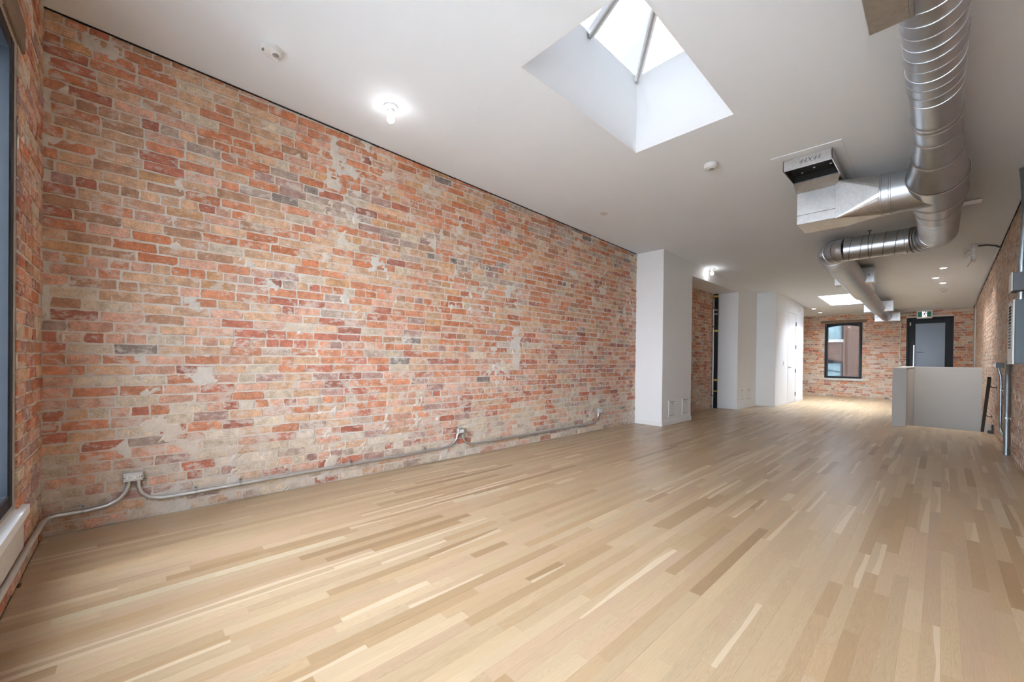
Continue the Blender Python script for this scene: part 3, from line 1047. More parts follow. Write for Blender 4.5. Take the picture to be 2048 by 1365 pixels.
for z in (.95, 1.60):
    hb.box(gx0 - .035, gx0 - .02, YB - .014, YB + .03, z - .012, z + .012)
hb.build('pull_handle', M['steel'], d2)
MB().box(gx0 - .125, gx0 - .098, YB + .005, YB + .03, 2.30, 2.40).build('contact_sensor', M['plastic'], d2)
MB().tube([(gx0 + .04, YB + .045, 1.485), (gx0 + .10, YB + .04, 1.49), (gx0 + .17, YB + .045, 1.475)], .010, 8).box(gx0 + .03, gx0 + .055, YB + .035, YB + .05, 1.47, 1.50).build('outer_lever', M['hinge'], d2)
B(gx0 + .25, gx1 - .02, YB - .01, YB + .03, z1 - .115, z1 - .065, bev=.006).build('door_closer', M['black'], d2)
# exterior passage walls behind the door glass keep the yard in shade
yw = MB().box(-.95, .45, YB + 1.6, YB + 1.7, -3, 3.2).build('yard_wall', M['guard'])
tag(yw, 'pale grey wall out in the yard behind the glass door', 'wall', kind='structure')

# exit sign over the door
t = thing('exit_sign', (-.36, YB - .06, 2.5), 'green and white running man exit sign above the far door', 'exit sign')
ex0, ex1, ez0, ez1 = -.528, -.196, 2.497, 2.742
B(ex0, ex1, YB - .07, YB - .012, ez0, ez1, bev=.006).build('housing', M['plastic'], t)
ey = YB - .0705
mid = (ex0 + ex1) / 2
B(ex0 + .025, mid - .05, ey - .002, ey, ez0 + .045, ez1 - .045).build('green_panel', M['green'], t)
B(mid + .05, ex1 - .025, ey - .002, ey, ez0 + .045, ez1 - .045).build('green_panel', M['green'], t)
B(mid - .05, mid + .05, ey - .0015, ey, ez0 + .045, ez1 - .045).build('white_panel', glow('sign_white', (.9, .95, .92), .6), t)


def man(cx, cz, s, y):
    mb = MB()
    def limb(a, b, w):
        a, b = Vector((cx + a[0] * s, y, cz + a[1] * s)), Vector((cx + b[0] * s, y, cz + b[1] * s))
        mb.tube([a, b], w * s, 6)
    mb.lathe((cx + .16 * s, y, cz + .46 * s), [(.10 * s, -.001), (.10 * s, .001)], (0, 1, 0), 12)
    limb((.10, .30), (-.06, -.05), .085)
    limb((.10, .28), (-.20, .20), .045); limb((-.20, .20), (-.30, .02), .04)
    limb((.12, .28), (.28, .08), .045); limb((.28, .08), (.42, .12), .04)
    limb((-.05, -.05), (.16, -.22), .055); limb((.16, -.22), (.10, -.48), .05)
    limb((-.07, -.05), (-.20, -.30), .055); limb((-.20, -.30), (-.45, -.36), .05)
    return mb


man(mid, (ez0 + ez1) / 2, .155, ey - .003).build('running_figure', M['ink'], t)

# conduit down the back wall to a white switch box, and along the top to the sign
t = thing('switch_box', (-.88, YB - .05, 1.09), 'white switch box on the far wall left of the glass door', 'switch')
B(-.915, -.845, YB - .055, YB - .008, 1.075, 1.19, bev=.005).build('box', M['plastic'], t)
B(-.893, -.867, YB - .060, YB - .055, 1.10, 1.165, bev=.002).build('rocker', M['ivory'], t)
t = thing('conduit', (-.88, YB - .03, 1.2), 'white conduit rising from the switch box and bending over to the exit sign', 'conduit')
MB().tube([(-.88, YB - .03, 1.19), (-.88, YB - .03, 2.56)] + arc((-.80, YB - .03, 2.56), (-1, 0, 0), (0, 0, 1), .08)[1:] + [(-.53, YB - .03, 2.645)], .0125, 10).build('tube', M['ivory'], t, True)
t = thing('conduit', (.2, YB - .03, 2.66), 'thin white conduit running right from the exit sign along the far wall top', 'conduit')
MB().tube([(-.195, YB - .028, 2.66), (.55, YB - .028, 2.715)], .0105, 8).build('tube', M['ivory'], t, True)
# pale ring marks on the brick right of the door
t = thing('plaster_mark', (.505, YB, 2.2), 'pale ring-shaped plaster scar on the brick right of the far door', 'mark')
for cz, r, q in ((2.35, .078, 20), (2.215, .088, 20)):
    MB().tube([(.505 + r * math.cos(w * 2 * math.pi / q), YB - .009, cz + r * .82 * math.sin(w * 2 * math.pi / q)) for w in range(q + 1)], .010, 6, cap=False).build('ring', M['mortar'], t)

# ------------------------------------------------------------------ stair guard
g = MB()
g.box(-.615, ST[0], 10.20, ST[3] + .12, 0.0, 1.055)
g.box(ST[0], XR - .004, ST[3] - .004, ST[3] + .12, -.9, 1.055)
gw = tag(g.build('wall_stair_guard', M['guard']), 'grey half-height guard wall round the stair opening', 'guard wall', kind='structure')
c = MB()
c.box(-.622, ST[0] + .007, 10.193, ST[3] - .007, 1.055, 1.072)
c.box(-.622, XR - .004, ST[3] - .007, ST[3] + .127, 1.055, 1.072)
c.build('cap', simple('guard_cap', (.60, .585, .56), .5, var=.02), gw)
B(-.622, ST[0], 10.193, 10.20, .0006, .075).build('baseboard', M['guard'], gw)

# handrail
t = thing('handrail', (.53, 9.9, .9), 'black sloping handrail going down the stairs on the right wall', 'handrail')
hx = .525
hp = [(hx, 9.93, .925), (hx, 12.0, -.56)]
dr = (Vector(hp[1]) - Vector(hp[0])).normalized()
sdv = Vector((1, 0, 0)) * .02
upv = dr.cross(Vector((1, 0, 0))).normalized() * .024
a = Vector(hp[0])
MB().prism([a - sdv - upv, a + sdv - upv, a + sdv + upv, a - sdv + upv], dr, (Vector(hp[1]) - a).length).build('rail', M['railblack'], t)
for k in (.06, .42, .80):
    p = a + dr * ((Vector(hp[1]) - a).length * k)
    MB().tube([p + Vector((0, 0, -.02)), p + Vector((.03, 0, -.06)), (XR - .006, p.y, p.z - .06)], .007, 8).lathe((XR - .012, p.y, p.z - .06), [(.028, 0), (.028, .006)], (1, 0, 0), 14).build('bracket', M['railblack'], t)
t = thing('door_stop_block', (.57, 10.33, 0), 'small black metal foot on the floor at the top of the stairs', 'bracket')
B(.535, .60, 10.31, 10.37, .0006, .05, bev=.006).build('foot', M['railblack'], t)
B(.578, .60, 10.33, 10.36, .05, .15, bev=.004).build('post', M['railblack'], t)

# ------------------------------------------------------------------ spiral duct
dz0 = 2.93
DX = -.045
duct = thing('spiral_duct', (DX, 5.0, ceil(DX, 5.0)), 'galvanised spiral air duct zigzagging along the ceiling to the far wall', 'duct')


def helix(p0, axis, length, r, pitch, sgn=1, lead=0.0, per=28):
    """raised lock seam wound round a straight run"""
    ax = Vector(axis)
    sd = ax.cross(Vector((0, 0, 1))).normalized()
    n = int(length / pitch * per)
    pts = []
    for i in range(n + 1):
        w = 2 * math.pi * i / per
        pts.append(Vector(p0) + ax * (length * i / n) + (sd * math.sin(w) * sgn - Vector((0, 0, 1)) * math.cos(w)) * (r + .001))
    return MB().tube(pts, .0034, 5)


def ringed(p0, p1, r, pitch, amp):
    """corrugated flexible run"""
    p0, p1 = Vector(p0), Vector(p1)
    n = int((p1 - p0).length / pitch) * 5
    pts = [p0.lerp(p1, i / n) for i in range(n + 1)]
    return MB().tube(pts, [r + amp * (-1.6 if i % 5 == 0 else (.35 if i % 5 in (1, 4) else .6)) for i in range(n + 1)], 36)


def collar(p0, ax, r, w=.03):
    ax = Vector(ax).normalized()
    p0 = Vector(p0)
    return MB().tube([p0 - ax * w / 2, p0 - ax * w * .3, p0 + ax * w * .3, p0 + ax * w / 2], [r, r + .006, r + .006, r], 40, cap=False)


# near straight run (10 inch), seams, joints
o = MB().tube([(DX, YF + .02, dz0), (DX, 4.22, dz0)], .127, 48).build('straight_run', M['duct'], duct, True)
helix((DX, YF + .02, dz0), (0, 1, 0), 4.16, .127, .115, -1).build('lock_seam', M['seam'], o, True)
# joint pieces, reducer up to the tee and down again
prof = [(4.22, 2.93, .128), (4.45, 2.925, .130), (4.80, 2.885, .147), (5.12, 2.82, .196), (5.62, 2.795, .200), (5.98, 2.79, .178), (6.28, 2.795, .174)]
for (a, b) in zip(prof[:-1], prof[1:]):
    n = 6
    pts = [(DX, a[0] + (b[0] - a[0]) * i / n, a[1] + (b[1] - a[1]) * i / n) for i in range(n + 1)]
    MB().tube(pts, [a[2] + (b[2] - a[2]) * i / n for i in range(n + 1)], 48, cap=False).build('gore_section', M['duct'], duct, True)
for (y, z, r) in prof[:-1]:
    collar((DX, y, z), (0, 1, -.05), r + .001, .035).build('coupling', M['seam'], duct, True)
collar((DX, 4.14, dz0), (0, 1, 0), .128, .03).build('coupling', M['seam'], duct, True)
# corrugated bend from the tee run round to the left
R1 = .17
z2 = 2.81
cpts = [Vector((DX, 6.26 + .025 * i, 2.795 + .015 * i / 40)) for i in range(41)]
cpts = [p for p in cpts if p.y < 7.36]
end = 7.36
br = .30
pts, n = [], 0
path = [Vector((DX, 6.26, 2.795)), Vector((DX, 7.34, z2))]
dense = [path[0].lerp(path[1], i / 90) for i in range(91)]
dense += [Vector((DX - br + br * math.cos(w), 7.34 + br * math.sin(w), z2)) for w in [i / 36 * math.pi / 2 for i in range(1, 37)]]
MB().tube(dense, [R1 + (-.020 if i % 5 == 0 else .004) for i in range(len(dense))], 40, cap=False).build('corrugated_bend', M['duct'], duct, True)
TY = 7.34 + br
tx0, tx1 = DX - br, -.99
o = MB().tube([(tx0 + .01, TY, z2), (tx1, TY, z2)], .165, 48, cap=False).build('straight_run', M['duct'], duct, True)
helix((tx0, TY, z2), (-1, 0, 0), abs(tx1 - tx0), .165, .12, 1).build('lock_seam', M['hinge'], o, True)
collar((tx0, TY, z2), (1, 0, 0), .166, .03).build('coupling', M['seam'], duct, True)
# gored elbow turning to run down the room
FX = -1.16
er = abs(FX - tx1)
ang = [i / 4 * math.pi / 2 for i in range(5)]
e = [Vector((tx1 - er * math.sin(w), TY + er - er * math.cos(w), z2)) for w in ang]
for i in range(4):
    MB().tube([e[i].lerp(e[i + 1], k / 3) for k in range(4)], .168, 44, cap=False).build('elbow_gore', M['duct'], duct, True)
    d = (e[i + 1] - e[i]).normalized()
    collar(e[i], d, .167, .016).build('coupling', M['seam'], duct, True)
MB().tube(e, .166, 44, cap=False).build('elbow_liner', M['duct'], duct, True)
fy = TY + er
zf = [2.81, 2.66, 2.575, 2.55]
ringed((FX, fy - .02, zf[0]), (FX, 11.3, zf[1]), .182, .075, .014).build('corrugated_run', M['duct'], duct, True)
collar((FX, 11.3, zf[1]), (0, 1, 0), .150, .05).build('coupling', M['seam'], duct, True)
ringed((FX, 11.28, zf[1]), (FX, 14.6, zf[2]), .140, .075, .012).build('corrugated_run', M['duct'], duct, True)
collar((FX, 14.6, zf[2]), (0, 1, 0), .130, .05).build('coupling', M['seam'], duct, True)
MB().tube([(FX, 14.58, zf[2]), (FX, 17.0, zf[3]), (FX, 17.05, zf[3])], [.125, .125, .118], 36).build('end_run', M['duct'], duct, True)
# register boxes saddled over the far run
for (y, zb, zt) in ((9.88, 2.64, 2.91), (14.2, 2.50, 2.755), (16.72, 2.43, 2.68)):
    bx = MB().box(FX - .27, FX + .30, y, y + .30, zb, zt).build('register_box', M['ductbox'], duct)
    for k in (-1, 1):
        MB().box(FX + .015 + k * .27 - .012, FX + .015 + k * .27 + .012, y - .006, y + .306, zb - .006, zt).build('flange', M['seam'], bx)
        MB().lathe((FX + .015 + k * .215, y, (zb + zt) / 2), [(.012, 0), (.012, .003)], (0, -1, 0), 10).build('screw', M['hinge'], bx)
# side boots near the camera and past the tee, hanger rod and strap
bt = MB().box(-.268, -.120, 1.75, 2.70, 2.80, 3.02, bev=.003).build('side_boot', M['ductbox'], duct)
MB().box(-.120, -.104, 1.75, 2.69, 2.795, 3.03).build('flange', M['seam'], bt)
st = MB().prism([(.05, 7.05, ceil(.1, 7.1) - .012), (.30, 7.05, ceil(.3, 7.1) - .012), (.30, 7.21, ceil(.3, 7.1) - .012), (.05, 7.21, ceil(.1, 7.1) - .012)], (0, 0, 1), .011).build('hanger_plate', M['ductbox'], duct)
for (x, y, z) in ((-.72, TY, z2 + .165), (FX, 12.2, zf[1] + .1), (FX, 15.6, zf[2] + .1)):
    MB().tube([(x, y, z), (x, y, ceil(x, y) - .001)], .006, 8).lathe((x, y, ceil(x, y) - .012), [(.022, 0), (.022, .011)], (0, 0, 1), 12).build('hanger_rod', M['hinge'], duct)
    if x > -1:
        MB().tube([(x + .168 * 0, y + .168 * math.sin(w), z2 + .168 * math.cos(w)) for w in [i / 24 * 2 * math.pi for i in range(25)]], .004, 6, cap=False).build('hanger_band', M['hinge'], duct, True)
for y in (.9, 3.35):
    MB().tube([(DX, y, dz0 + .127), (DX, y, ceil(DX, y) - .001)], .005, 8).build('hanger_rod', M['hinge'], duct)

# square-to-round branch between the tee and the drop box
bx0, bx1, by0, by1, bz0, bz1 = -1.085, -.755, 5.20, 5.60, 2.622, 3.005
cy, cz, rr = 5.385, 2.805, .195
MB().tube([(DX, cy, cz), (-.42, cy, cz)], rr, 48, cap=False).build('branch_collar', M['duct'], duct, True)
for x in (-.42, -.355):
    collar((x, cy, cz), (1, 0, 0), rr + .001, .016).build('coupling', M['seam'], duct, True)
n = 32
sq, ci = [], []
for i in range(n):
    w = 2 * math.pi * (i + .5) / n
    c_, s_ = math.cos(w), math.sin(w)
    m_ = max(abs(c_), abs(s_))
    k = round((w - math.pi / 4) / (math.pi / 2)) * math.pi / 2 + math.pi / 4
    ci.append(Vector((-.42, cy + rr * c_, cz + rr * s_)))
    # square end: fold points gather at the corners, leaving flat triangles
    sq.append(Vector((bx1, cy + (by1 - by0) / 2 * (1 if math.cos(k) > 0 else -1), cz + (bz1 - bz0) / 2 * (1 if math.sin(k) > 0 else -1))))
tr = MB()
for i in range(n):
    j = (i + 1) % n
    if (sq[i] - sq[j]).length > .01:
        tr.add([sq[i], sq[j], ci[j], ci[i]], [(0, 1, 2), (0, 2, 3)])
    else:
        tr.add([sq[i], ci[j], ci[i]], [(0, 1, 2)])
tr.build('transition', M['ductbox'], duct)

# ceiling drop box with an open mouth, joined to the branch
cb = thing('ceiling_drop_box', (-.9, 5.2, ceil(-.9, 5.2)), 'galvanised drop box with an open black mouth and handwriting, flush to the ceiling', 'duct box')
fl_ = [(-1.165, 4.535), (-.625, 4.555), (-.630, 5.70), (-1.165, 5.70)]
MB().prism([(x, y, ceil(x, y) - .006) for x, y in fl_], (0, 0, 1), .006).build('ceiling_flange', M['ceiling'], cb)
cx0, cx1, cy0, cy1, cz0 = -1.09, -.705, 4.66, 5.62, 3.02
ct = ceil(-.9, 5.1) - .004
wt = .006
MB().box(cx0, cx1, cy0, cy0 + wt, cz0, ct + .02).build('near_side', M['ductbox'], cb)
MB().box(cx0, cx0 + wt, cy0, cy1, cz0, ct + .02).box(cx1 - wt, cx1, cy0, cy1, cz0, ct + .02).box(cx0, cx1, cy1 - wt, cy1, cz0, ct + .02).build('collar_sides', M['ductbox'], cb)
MB().box(cx0 + wt, cx1 - wt, cy0 + wt, cy1 - wt, ct - .015, ct - .002).box(cx0 + wt, cx0 + wt + .002, cy0 + wt, 5.07, cz0 + .012, ct - .015).box(cx1 - wt - .002, cx1 - wt, cy0 + wt, 5.07, cz0 + .012, ct - .015).box(cx0 + wt, cx1 - wt, 5.068, 5.072, cz0 + .003, ct - .015).box(cx0 + wt, cx1 - wt, cy0 + wt, cy0 + wt + .002, cz0 + .012, ct - .015).build('dark_interior', M['blackmatte'], cb)  # black sheets paint in the darkness inside the open mouth
for (x, y) in ((-1.0, 5.0), (-.89, 4.94), (-.76, 4.95)):
    MB().lathe((x, y, ct - .015), [(.011, 0), (.009, .004), (0, .005)], (0, 0, -1), 10).build('bolt', M['steel'], cb)
MB().prism([(cx0, 5.065, cz0), (cx1, 5.065, cz0), (bx1 + .01, by0 + .004, bz1 - .05), (bx0 - .005, by0 + .004, bz1 - .05)], (0, .05, 1), .012).build('sloped_lip', M['ductbox'], cb)
MB().box(cx0 + .002, cx1 - .002, 5.09, cy1, cz0 - .001, cz0 + .012).build('closing_plate', M['ductbox'], cb)
ob = MB().box(bx0, bx1, by0, by1, bz0, bz1 + .012, bev=.004).build('lower_box', M['ductbox'], cb)
MB().box(bx0 - .002, bx1 + .002, by0 - .004, by0, bz0 + .095, bz0 + .100).build('fold_seam', M['hinge'], ob)
MB().box(bx1 - .001, bx1 + .010, by0 - .008, by1 + .008, bz0 - .008, bz1).build('drive_cleat', M['boxgrey'], cb)
MB().prism([(bx0 + .20, by0 + .12, bz0 - .0015), (bx0 + .27, by0 + .08, bz0 - .0015), (bx0 + .30, by0 + .20, bz0 - .0015), (bx0 + .23, by0 + .24, bz0 - .0015)], (0, 0, 1), .0014).build('paper_label', M['ivory'], cb)


def text(body, size, loc, rot, mat, parent, name, shear=0.0):
    cu = bpy.data.curves.new(name, 'FONT')
    cu.body, cu.size, cu.extrude, cu.shear = body, size, .0002, shear
    cu.align_x = 'CENTER'
    cu.offset = -.0006
    cu.materials.append(mat)
    tmp = bpy.data.objects.new(name + '_curve', cu)
    COL.objects.link(tmp)
    dg = bpy.context.evaluated_depsgraph_get()
    me = bpy.data.meshes.new_from_object(tmp.evaluated_get(dg))
    bpy.data.objects.remove(tmp)
    me.name = name
    o = bpy.data.objects.new(name, me)
    COL.objects.link(o)
    o.parent = parent
    o.location = Vector(loc) - ORG[parent]
    o.rotation_euler = rot
    return o


text('44X44', .062, (-.88, cy0 - .0006, cz0 + .035), (math.pi / 2, 0, 0), M['ink'], cb, 'handwriting', .3)

# ------------------------------------------------------------------ ceiling fittings
def bulb_light(x, y, label):
    z = ceil(x, y)
    t = thing('bulb_lampholder', (x, y, z), label, 'ceiling light', 'bare bulb lampholders on the ceiling')
    MB().lathe((x, y, z), [(.056, 0), (.056, -.012), (.050, -.018), (.030, -.026), (.027, -.048), (.022, -.050)], (0, 0, 1), 28).build('porcelain_base', M['plastic'], t, True)
    for k in (-1, 1):
        MB().lathe((x + .04 * k, y, z - .020), [(.004, .004), (.004, -.002)], (0, 0, 1), 8).build('screw', M['hinge'], t)
    MB().lathe((x, y, z - .048), [(.016, 0), (.0145, -.018), (.016, -.024)], (0, 0, 1), 16).build('bulb_cap', M['ivory'], t, True)
    pr = [(.016, -.070), (.022, -.080), (.029, -.094), (.030, -.106), (.027, -.120), (.018, -.131), (.006, -.136), (0, -.1365)]
    MB().lathe((x, y, z), pr, (0, 0, 1), 24).build('bulb', M['bulb'], t, True)


bulb_light(-3.148, 1.543, 'lit bare bulb in a porcelain holder above the near brick wall')
bulb_light(-3.197, 8.52, 'lit bare bulb in a porcelain holder above the white niche header')

for i, (x, y, lab) in enumerate(((.007, 10.99, 'nearest of the three lit downlights right of the duct'), (-.10, 11.97, 'middle of the three lit downlights right of the duct'),
                                 (.004, 12.66, 'farthest of the three lit downlights right of the duct'), (-2.74, 15.47, 'left of the two lit downlights above the far brick wall'), (-2.753, 16.5, 'right of the two lit downlights above the far brick wall'))):
    z = ceil(x, y)
    t = thing('downlight', (x, y, z), lab, 'downlight', 'recessed downlights')
    MB().lathe((x, y, z), [(.062, 0), (.062, -.003), (.054, -.006), (.044, -.004)], (0, 0, 1), 28).build('trim_ring', M['plastic'], t, True)
    MB().lathe((x, y, z), [(.044, -.0005), (.044, -.0048), (0, -.005)], (0, 0, 1), 24).build('lens', M['pot'], t)
    ld = bpy.data.lights.new('beam', 'SPOT')
    ld.energy, ld.color, ld.shadow_soft_size = LIGHT_POWER['beam'] * (1.0 if x > -1 else .5), (.97, 1.0, 1.02), .04
    ld.spot_size, ld.spot_blend = math.radians(125), 1.0
    lo = bpy.data.objects.new('beam', ld)
    COL.objects.link(lo)
    lo.parent, lo.location = t, (0, 0, -.012)


def blank(x, y, lab, r=.055):
    z = ceil(x, y)
    t = thing('cover_plate', (x, y, z), lab, 'cover plate')
    MB().lathe((x, y, z), [(r, 0), (r, -.003), (r * .94, -.005), (0, -.005)], (0, 0, 1), 28).build('plate', simple('cover_plate_paint', (.66, .655, .65), .5), t)


blank(-3.17, 4.66, 'flat round ceiling cover plate near the long brick wall')
blank(-.10, 15.8, 'flat round ceiling cover plate near the far door')


def smoke(x, y, lab):
    z = ceil(x, y)
    t = thing('smoke_detector', (x, y, z), lab, 'smoke detector')
    MB().lathe((x, y, z), [(.066, 0), (.066, -.008), (.061, -.009), (.061, -.013)], (0, 0, 1), 32).build('base', M['plastic'], t, True)
    MB().lathe((x, y, z), [(.058, -.011), (.058, -.016), (.064, -.018), (.062, -.036), (.05, -.045), (0, -.047)], (0, 0, 1), 32).build('cover', M['plastic'], t, True)
    MB().lathe((x + .004, y, z - .046), [(.022, 0), (.022, -.004), (.013, -.006), (0, -.004)], (0, 0, 1), 20).build('test_button', M['screen'], t, True)


smoke(-1.621, 4.255, 'round white smoke detector on the ceiling between skylight and drop box')
smoke(.014, 13.56, 'round white smoke detector on the ceiling beyond the downlights')

# combined strobe and lamp alarm near the long brick wall
x, y = -3.165, .675
z = ceil(x, y)
t = thing('ceiling_alarm', (x, y, z), 'white ceiling alarm with a round lens and small spout near the brick wall', 'alarm')
MB().lathe((x, y, z), [(.064, 0), (.064, -.014), (.058, -.030), (.045, -.036), (0, -.038)], (0, 0, 1), 36).build('alarm_body', M['plastic'], t, True)
MB().lathe((x + .018, y + .022, z - .030), [(.030, 0), (.030, -.010), (.025, -.014), (0, -.015)], (0, 0, 1), 24).build('lens_ring', M['plastic'], t, True)
MB().lathe((x + .018, y + .022, z - .044), [(.020, 0), (.020, -.004), (.008, -.007), (0, -.007)], (0, 0, 1), 20).build('lens', M['screen'], t, True)
MB().box(x - .012, x + .016, y - .058, y - .036, z - .036, z - .026, bev=.003).build('strobe_window', M['screen'], t)
MB().tube([(x - .02, y + .0, z - .02), (x - .055, y + .045, z - .030)], [.020, .017], 16).build('spout', M['plastic'], t, True)

# emergency light unit by the right wall
t = thing('emergency_light', (.32, 9.45, ceil(.32, 9.45)), 'white emergency lighting unit with lamp heads hanging from the ceiling by the right wall', 'emergency light')
MB().box(.295, .345, 9.33, 9.56, 2.735, 2.925, bev=.006).build('battery_case', M['plastic'], t)
for k in range(5):
    MB().box(.294, .346, 9.328, 9.330, 2.75 + k * .036, 2.765 + k * .036).build('vent_rib', M['ivory'], t)
MB().tube([(.32, 9.40, 2.92), (.32, 9.40, ceil(.32, 9.4) - .001)], .018, 14).lathe((.32, 9.40, ceil(.32, 9.4) - .02), [(.045, 0), (.045, .019)], (0, 0, 1), 20).build('stem', M['plastic'], t, True)
for (yy, zz) in ((9.38, 2.90), (9.50, 2.85)):
    MB().tube([(.296, yy, zz), (.265, yy, zz)], .009, 8).lathe((.268, yy, zz), [(.018, 0), (.036, -.035), (.038, -.055), (.0, -.058)], (1, 0, .35), 20).build('lamp_head', M['plastic'], t, True)
MB().prism([(.292, 9.36, 2.72), (.255, 9.36, 2.66), (.262, 9.36, 2.66), (.295, 9.36, 2.73)], (0, 1, 0), .16).build('tilted_shade', M['plastic'], t)
t = thing('conduit', (.5, 9.5, ceil(.5, 9.5)), 'dark flexible conduit from the emergency unit to the right wall', 'conduit')
MB().tube([(.368, 9.42, 2.958), (.45, 9.48, 2.968), (.55, 9.58, 2.958), (.588, 9.655, 2.945)], .011, 10).build('tube', M['hinge'], t, True)
t = thing('conduit', (.59, 12, 2.9), 'pale conduit following the right wall just below the ceiling', 'conduit')
MB().tube([(.588, 9.68, 2.945), (.588, 14.6, ceil(.59, 14.6) - .022), (.590, 15.6, ceil(.59, 15.6) - .05), (.590, 15.85, 2.62), (.590, 15.87, 2.5), (.590, 15.87, 0.001)], .0125, 10).build('tube', M['emt'], t, True)
for y in (10.6, 12.1, 13.6):
    clamp(t, (.588, y, 2.945 + (ceil(.59, 14.6) - .022 - 2.945) * (y - 9.68) / 4.92), (0, 1, 0), .0125, (1, 0, 0))

# ------------------------------------------------------------------ electrical gear on the right wall
t = thing('electrical_panel', (.53, 6.2, 1.16), 'grey-blue electrical panel box with a slotted light cover on the right wall', 'electrical panel')
MB().box(.465, XR - .008, 6.0, 6.40, 1.158, 1.755, bev=.004).build('cabinet', M['panel'], t)
cv = MB().box(.452, .465, 5.995, 6.405, 1.150, 1.760, bev=.003).build('cover', M['ivory'], t)
for k in range(14):
    z = 1.70 - k * .030
    MB().box(.4495, .452, 6.12, 6.30, z - .010, z + .010).build('breaker_slot', M['blackmatte'] if k < 6 else M['boxgrey'], cv)
for (yy, zz) in ((6.03, 1.735), (6.37, 1.735), (6.03, 1.175), (6.37, 1.175), (6.03, 1.45)):
    MB().lathe((.452, yy, zz), [(.006, 0), (.006, .003)], (-1, 0, 0), 8).build('screw', M['hinge'], cv)
q = 22
MB().tube([(.528 + .022 * math.cos(w * 2 * math.pi / q), 5.9985, 1.215 + .016 * math.sin(w * 2 * math.pi / q)) for w in range(q + 1)], .0012, 5, cap=False).build('embossed_knockout', M['boxgrey'], t)
t = thing('junction_box', (.52, 6.1, 1.84), 'dark grey square junction box above the electrical panel', 'junction box')
MB().box(.450, XR - .008, 6.0, 6.22, 1.842, 2.012, bev=.003).build('box', M['boxgrey'], t)
MB().box(.441, .450, 5.996, 6.224, 1.838, 2.016, bev=.003).build('cover', M['ivory'], t)
t = thing('conduit', (.51, 6.1, 1.76), 'short thick conduit joining the panel to the junction box', 'conduit')
MB().tube([(.508, 6.10, 1.7635), (.508, 6.10, 1.836)], .024, 16).tube([(.508, 6.10, 1.7635), (.508, 6.10, 1.778)], .031, 16).build('tube', M['pipe'], t, True)
t = thing('conduit', (.51, 6.1, 2.02), 'thick conduit rising from the junction box to the ceiling', 'conduit')
MB().tube([(.508, 6.10, 2.0165), (.508, 6.10, 2.10), (.512, 6.10, 2.25), (.525, 6.12, 2.50), (.527, 6.16, 2.75), (.525, 6.24, 2.95), (.522, 6.33, ceil(.52, 6.33) - .001)], .024, 16).tube([(.508, 6.10, 2.0165), (.508, 6.10, 2.034)], .031, 16).build('tube', M['pipe'], t, True)
t = thing('conduit', (.575, 8.05, 0), 'thick grey conduit standing on the floor below the electrical panel', 'conduit')
MB().tube([(.575, 8.06, .0006), (.575, 8.06, 1.0), (.572, 8.0, 1.11), (.566, 7.85, 1.19), (.555, 7.4, 1.27), (.552, 6.55, 1.30), (.552, 6.412, 1.30)], .028, 18).build('tube', M['pipe'], t, True)
clamp(t, (.575, 8.06, .47), (0, 0, -1), .028, (1, 0, 0))
t = thing('junction_box', (.57, 9.05, 1.1), 'small grey square box with a white switch on the right wall', 'junction box')
MB().box(.535, XR - .008, 9.0, 9.10, 1.098, 1.172, bev=.003).build('box', M['boxgrey'], t)
MB().box(.527, .535, 8.998, 9.102, 1.094, 1.176, bev=.002).build('cover', M['plastic'], t)
MB().box(.515, .527, 9.03, 9.06, 1.115, 1.155, bev=.002).build('toggle', M['plastic'], t)
t = thing('conduit', (.565, 9.05, .2), 'slim conduit dropping from the small grey box and bending along the floor', 'conduit')
MB().tube([(.565, 9.05, 1.098), (.565, 9.05, 1.06), (.583, 9.05, .98), (.587, 9.05, .90), (.587, 9.05, .32), (.587, 9.03, .25), (.588, 8.95, .20), (.588, 8.80, .185), (.588, 8.16, .185)], .0145, 12).build('tube', M['pipe'], t, True)
clamp(t, (.587, 9.05, .78), (0, 0, -1), .0145, (1, 0, 0))

# ------------------------------------------------------------------ outlets and conduit along the left wall
def outlet(yc, z0, w, hgt, lab):
    x = XL + .006
    t = thing('outlet_box', (x, yc, z0), lab, 'outlet', 'outlets on the long brick wall')
    MB().box(x, x + .046, yc - w / 2, yc + w / 2, z0, z0 + hgt, bev=.004).build('steel_box', M['emt'], t)
    p = MB().box(x + .046, x + .050, yc - w / 2 + .003, yc + w / 2 - .003, z0 + .003, z0 + hgt - .003, bev=.002).build('cover', M['emt'], t)
    r = MB().box(x + .050, x + .054, yc - w * .33, yc + w * .33, z0 + hgt * .24, z0 + hgt * .76, bev=.002).build('receptacle', M['plastic'], t)
    for k in (-1, 1):
        for zz in (-.006, .006):
            MB().box(x + .054, x + .0545, yc + k * w * .19 - .004, yc + k * w * .19 + .004, z0 + hgt / 2 + zz - .0012, z0 + hgt / 2 + zz + .0012).build('slot', M['blackmatte'], r)
        MB().lathe((x + .054, yc + k * w * .19 + .012, z0 + hgt / 2), [(.0026, 0), (.0026, .0006)], (1, 0, 0), 8).build('slot', M['blackmatte'], r)
        MB().lathe((x + .050, yc + k * w * .43, z0 + hgt / 2), [(.004, 0), (.004, .002), (0, .0026)], (1, 0, 0), 8).build('screw', M['hinge'], p)
    return t


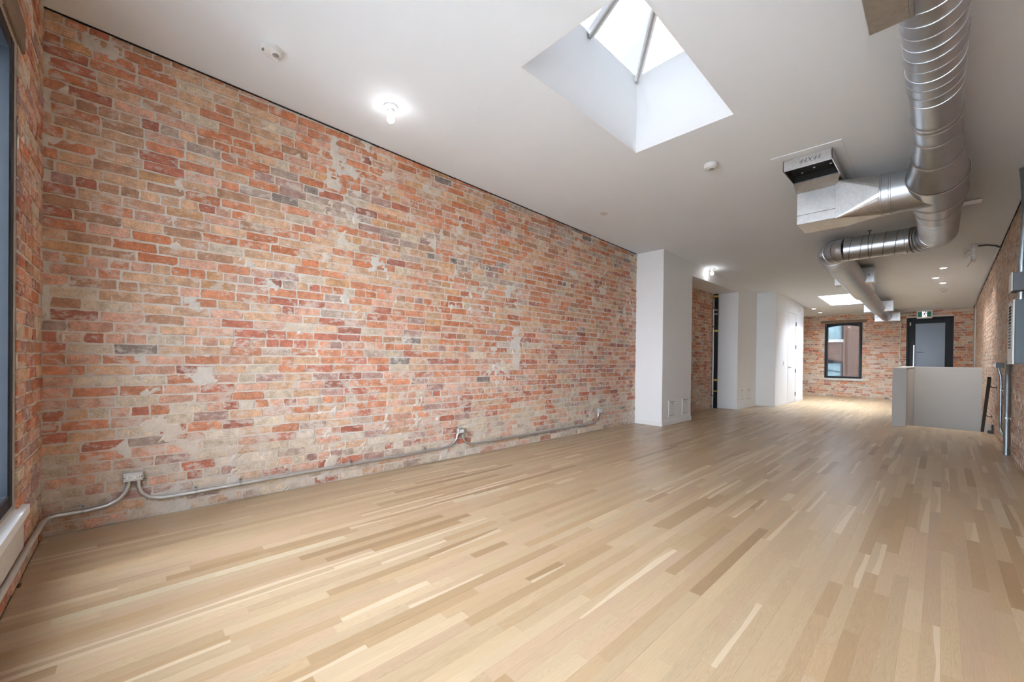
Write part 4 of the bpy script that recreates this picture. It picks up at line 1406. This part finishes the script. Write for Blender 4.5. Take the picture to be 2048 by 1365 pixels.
outlet(-.003, .281, .104, .060, 'steel outlet box with a white receptacle nearest the window')
outlet(2.755, .275, .100, .066, 'middle steel outlet box halfway along the long brick wall')
outlet(5.53, .285, .110, .075, 'farthest steel outlet box beside the white pier')
cx_ = XL + .024
r_ = .0135
t = thing('conduit', (cx_, -.2, .13), 'grey conduit bending from the window wall round the corner to the nearest outlet', 'conduit')
MB().tube([(.2, YF + .026, .160), (-2.7, YF + .026, .160), (-3.3, YF + .026, .150), (-3.66, YF + .026, .135), (-3.76, YF + .035, .130), (-3.795, YF + .065, .128), (cx_, YF + .12, .127), (cx_, -.22, .127), (cx_, -.13, .137), (cx_, -.075, .165), (cx_, -.04, .21), (cx_, -.027, .25), (cx_, -.026, .281)], r_, 14).build('tube', M['emt'], t, True)
clamp(t, (cx_, -.24, .127), (0, 1, 0), r_, (-1, 0, 0))
t = thing('conduit', (cx_, 1.4, .13), 'long grey conduit low on the brick wall between the nearest and middle outlets', 'conduit')
MB().tube([(cx_, .022, .281), (cx_, .024, .235), (cx_, .042, .185), (cx_, .08, .148), (cx_, .135, .130), (cx_, .22, .126), (cx_, 1.0, .134), (cx_, 2.0, .137), (cx_, 2.5, .142), (cx_, 2.60, .152), (cx_, 2.67, .182), (cx_, 2.708, .225), (cx_, 2.718, .275)], r_, 14).build('tube', M['emt'], t, True)
for y, z in ((.34, .127), (.62, .130), (1.5, .1355), (2.3, .139)):
    clamp(t, (cx_, y, z), (0, 1, 0), r_, (-1, 0, 0))
t = thing('conduit', (cx_, 4.1, .13), 'grey conduit low on the brick wall between the middle and farthest outlets', 'conduit')
MB().tube([(cx_, 2.792, .275), (cx_, 2.796, .225), (cx_, 2.83, .168), (cx_, 2.90, .136), (cx_, 3.0, .128), (cx_, 4.3, .126), (cx_, 5.30, .130), (cx_, 5.41, .145), (cx_, 5.475, .185), (cx_, 5.497, .24), (cx_, 5.498, .285)], r_, 14).build('tube', M['emt'], t, True)
for y in (3.4, 4.4):
    clamp(t, (cx_, y, .127), (0, 1, 0), r_, (-1, 0, 0))
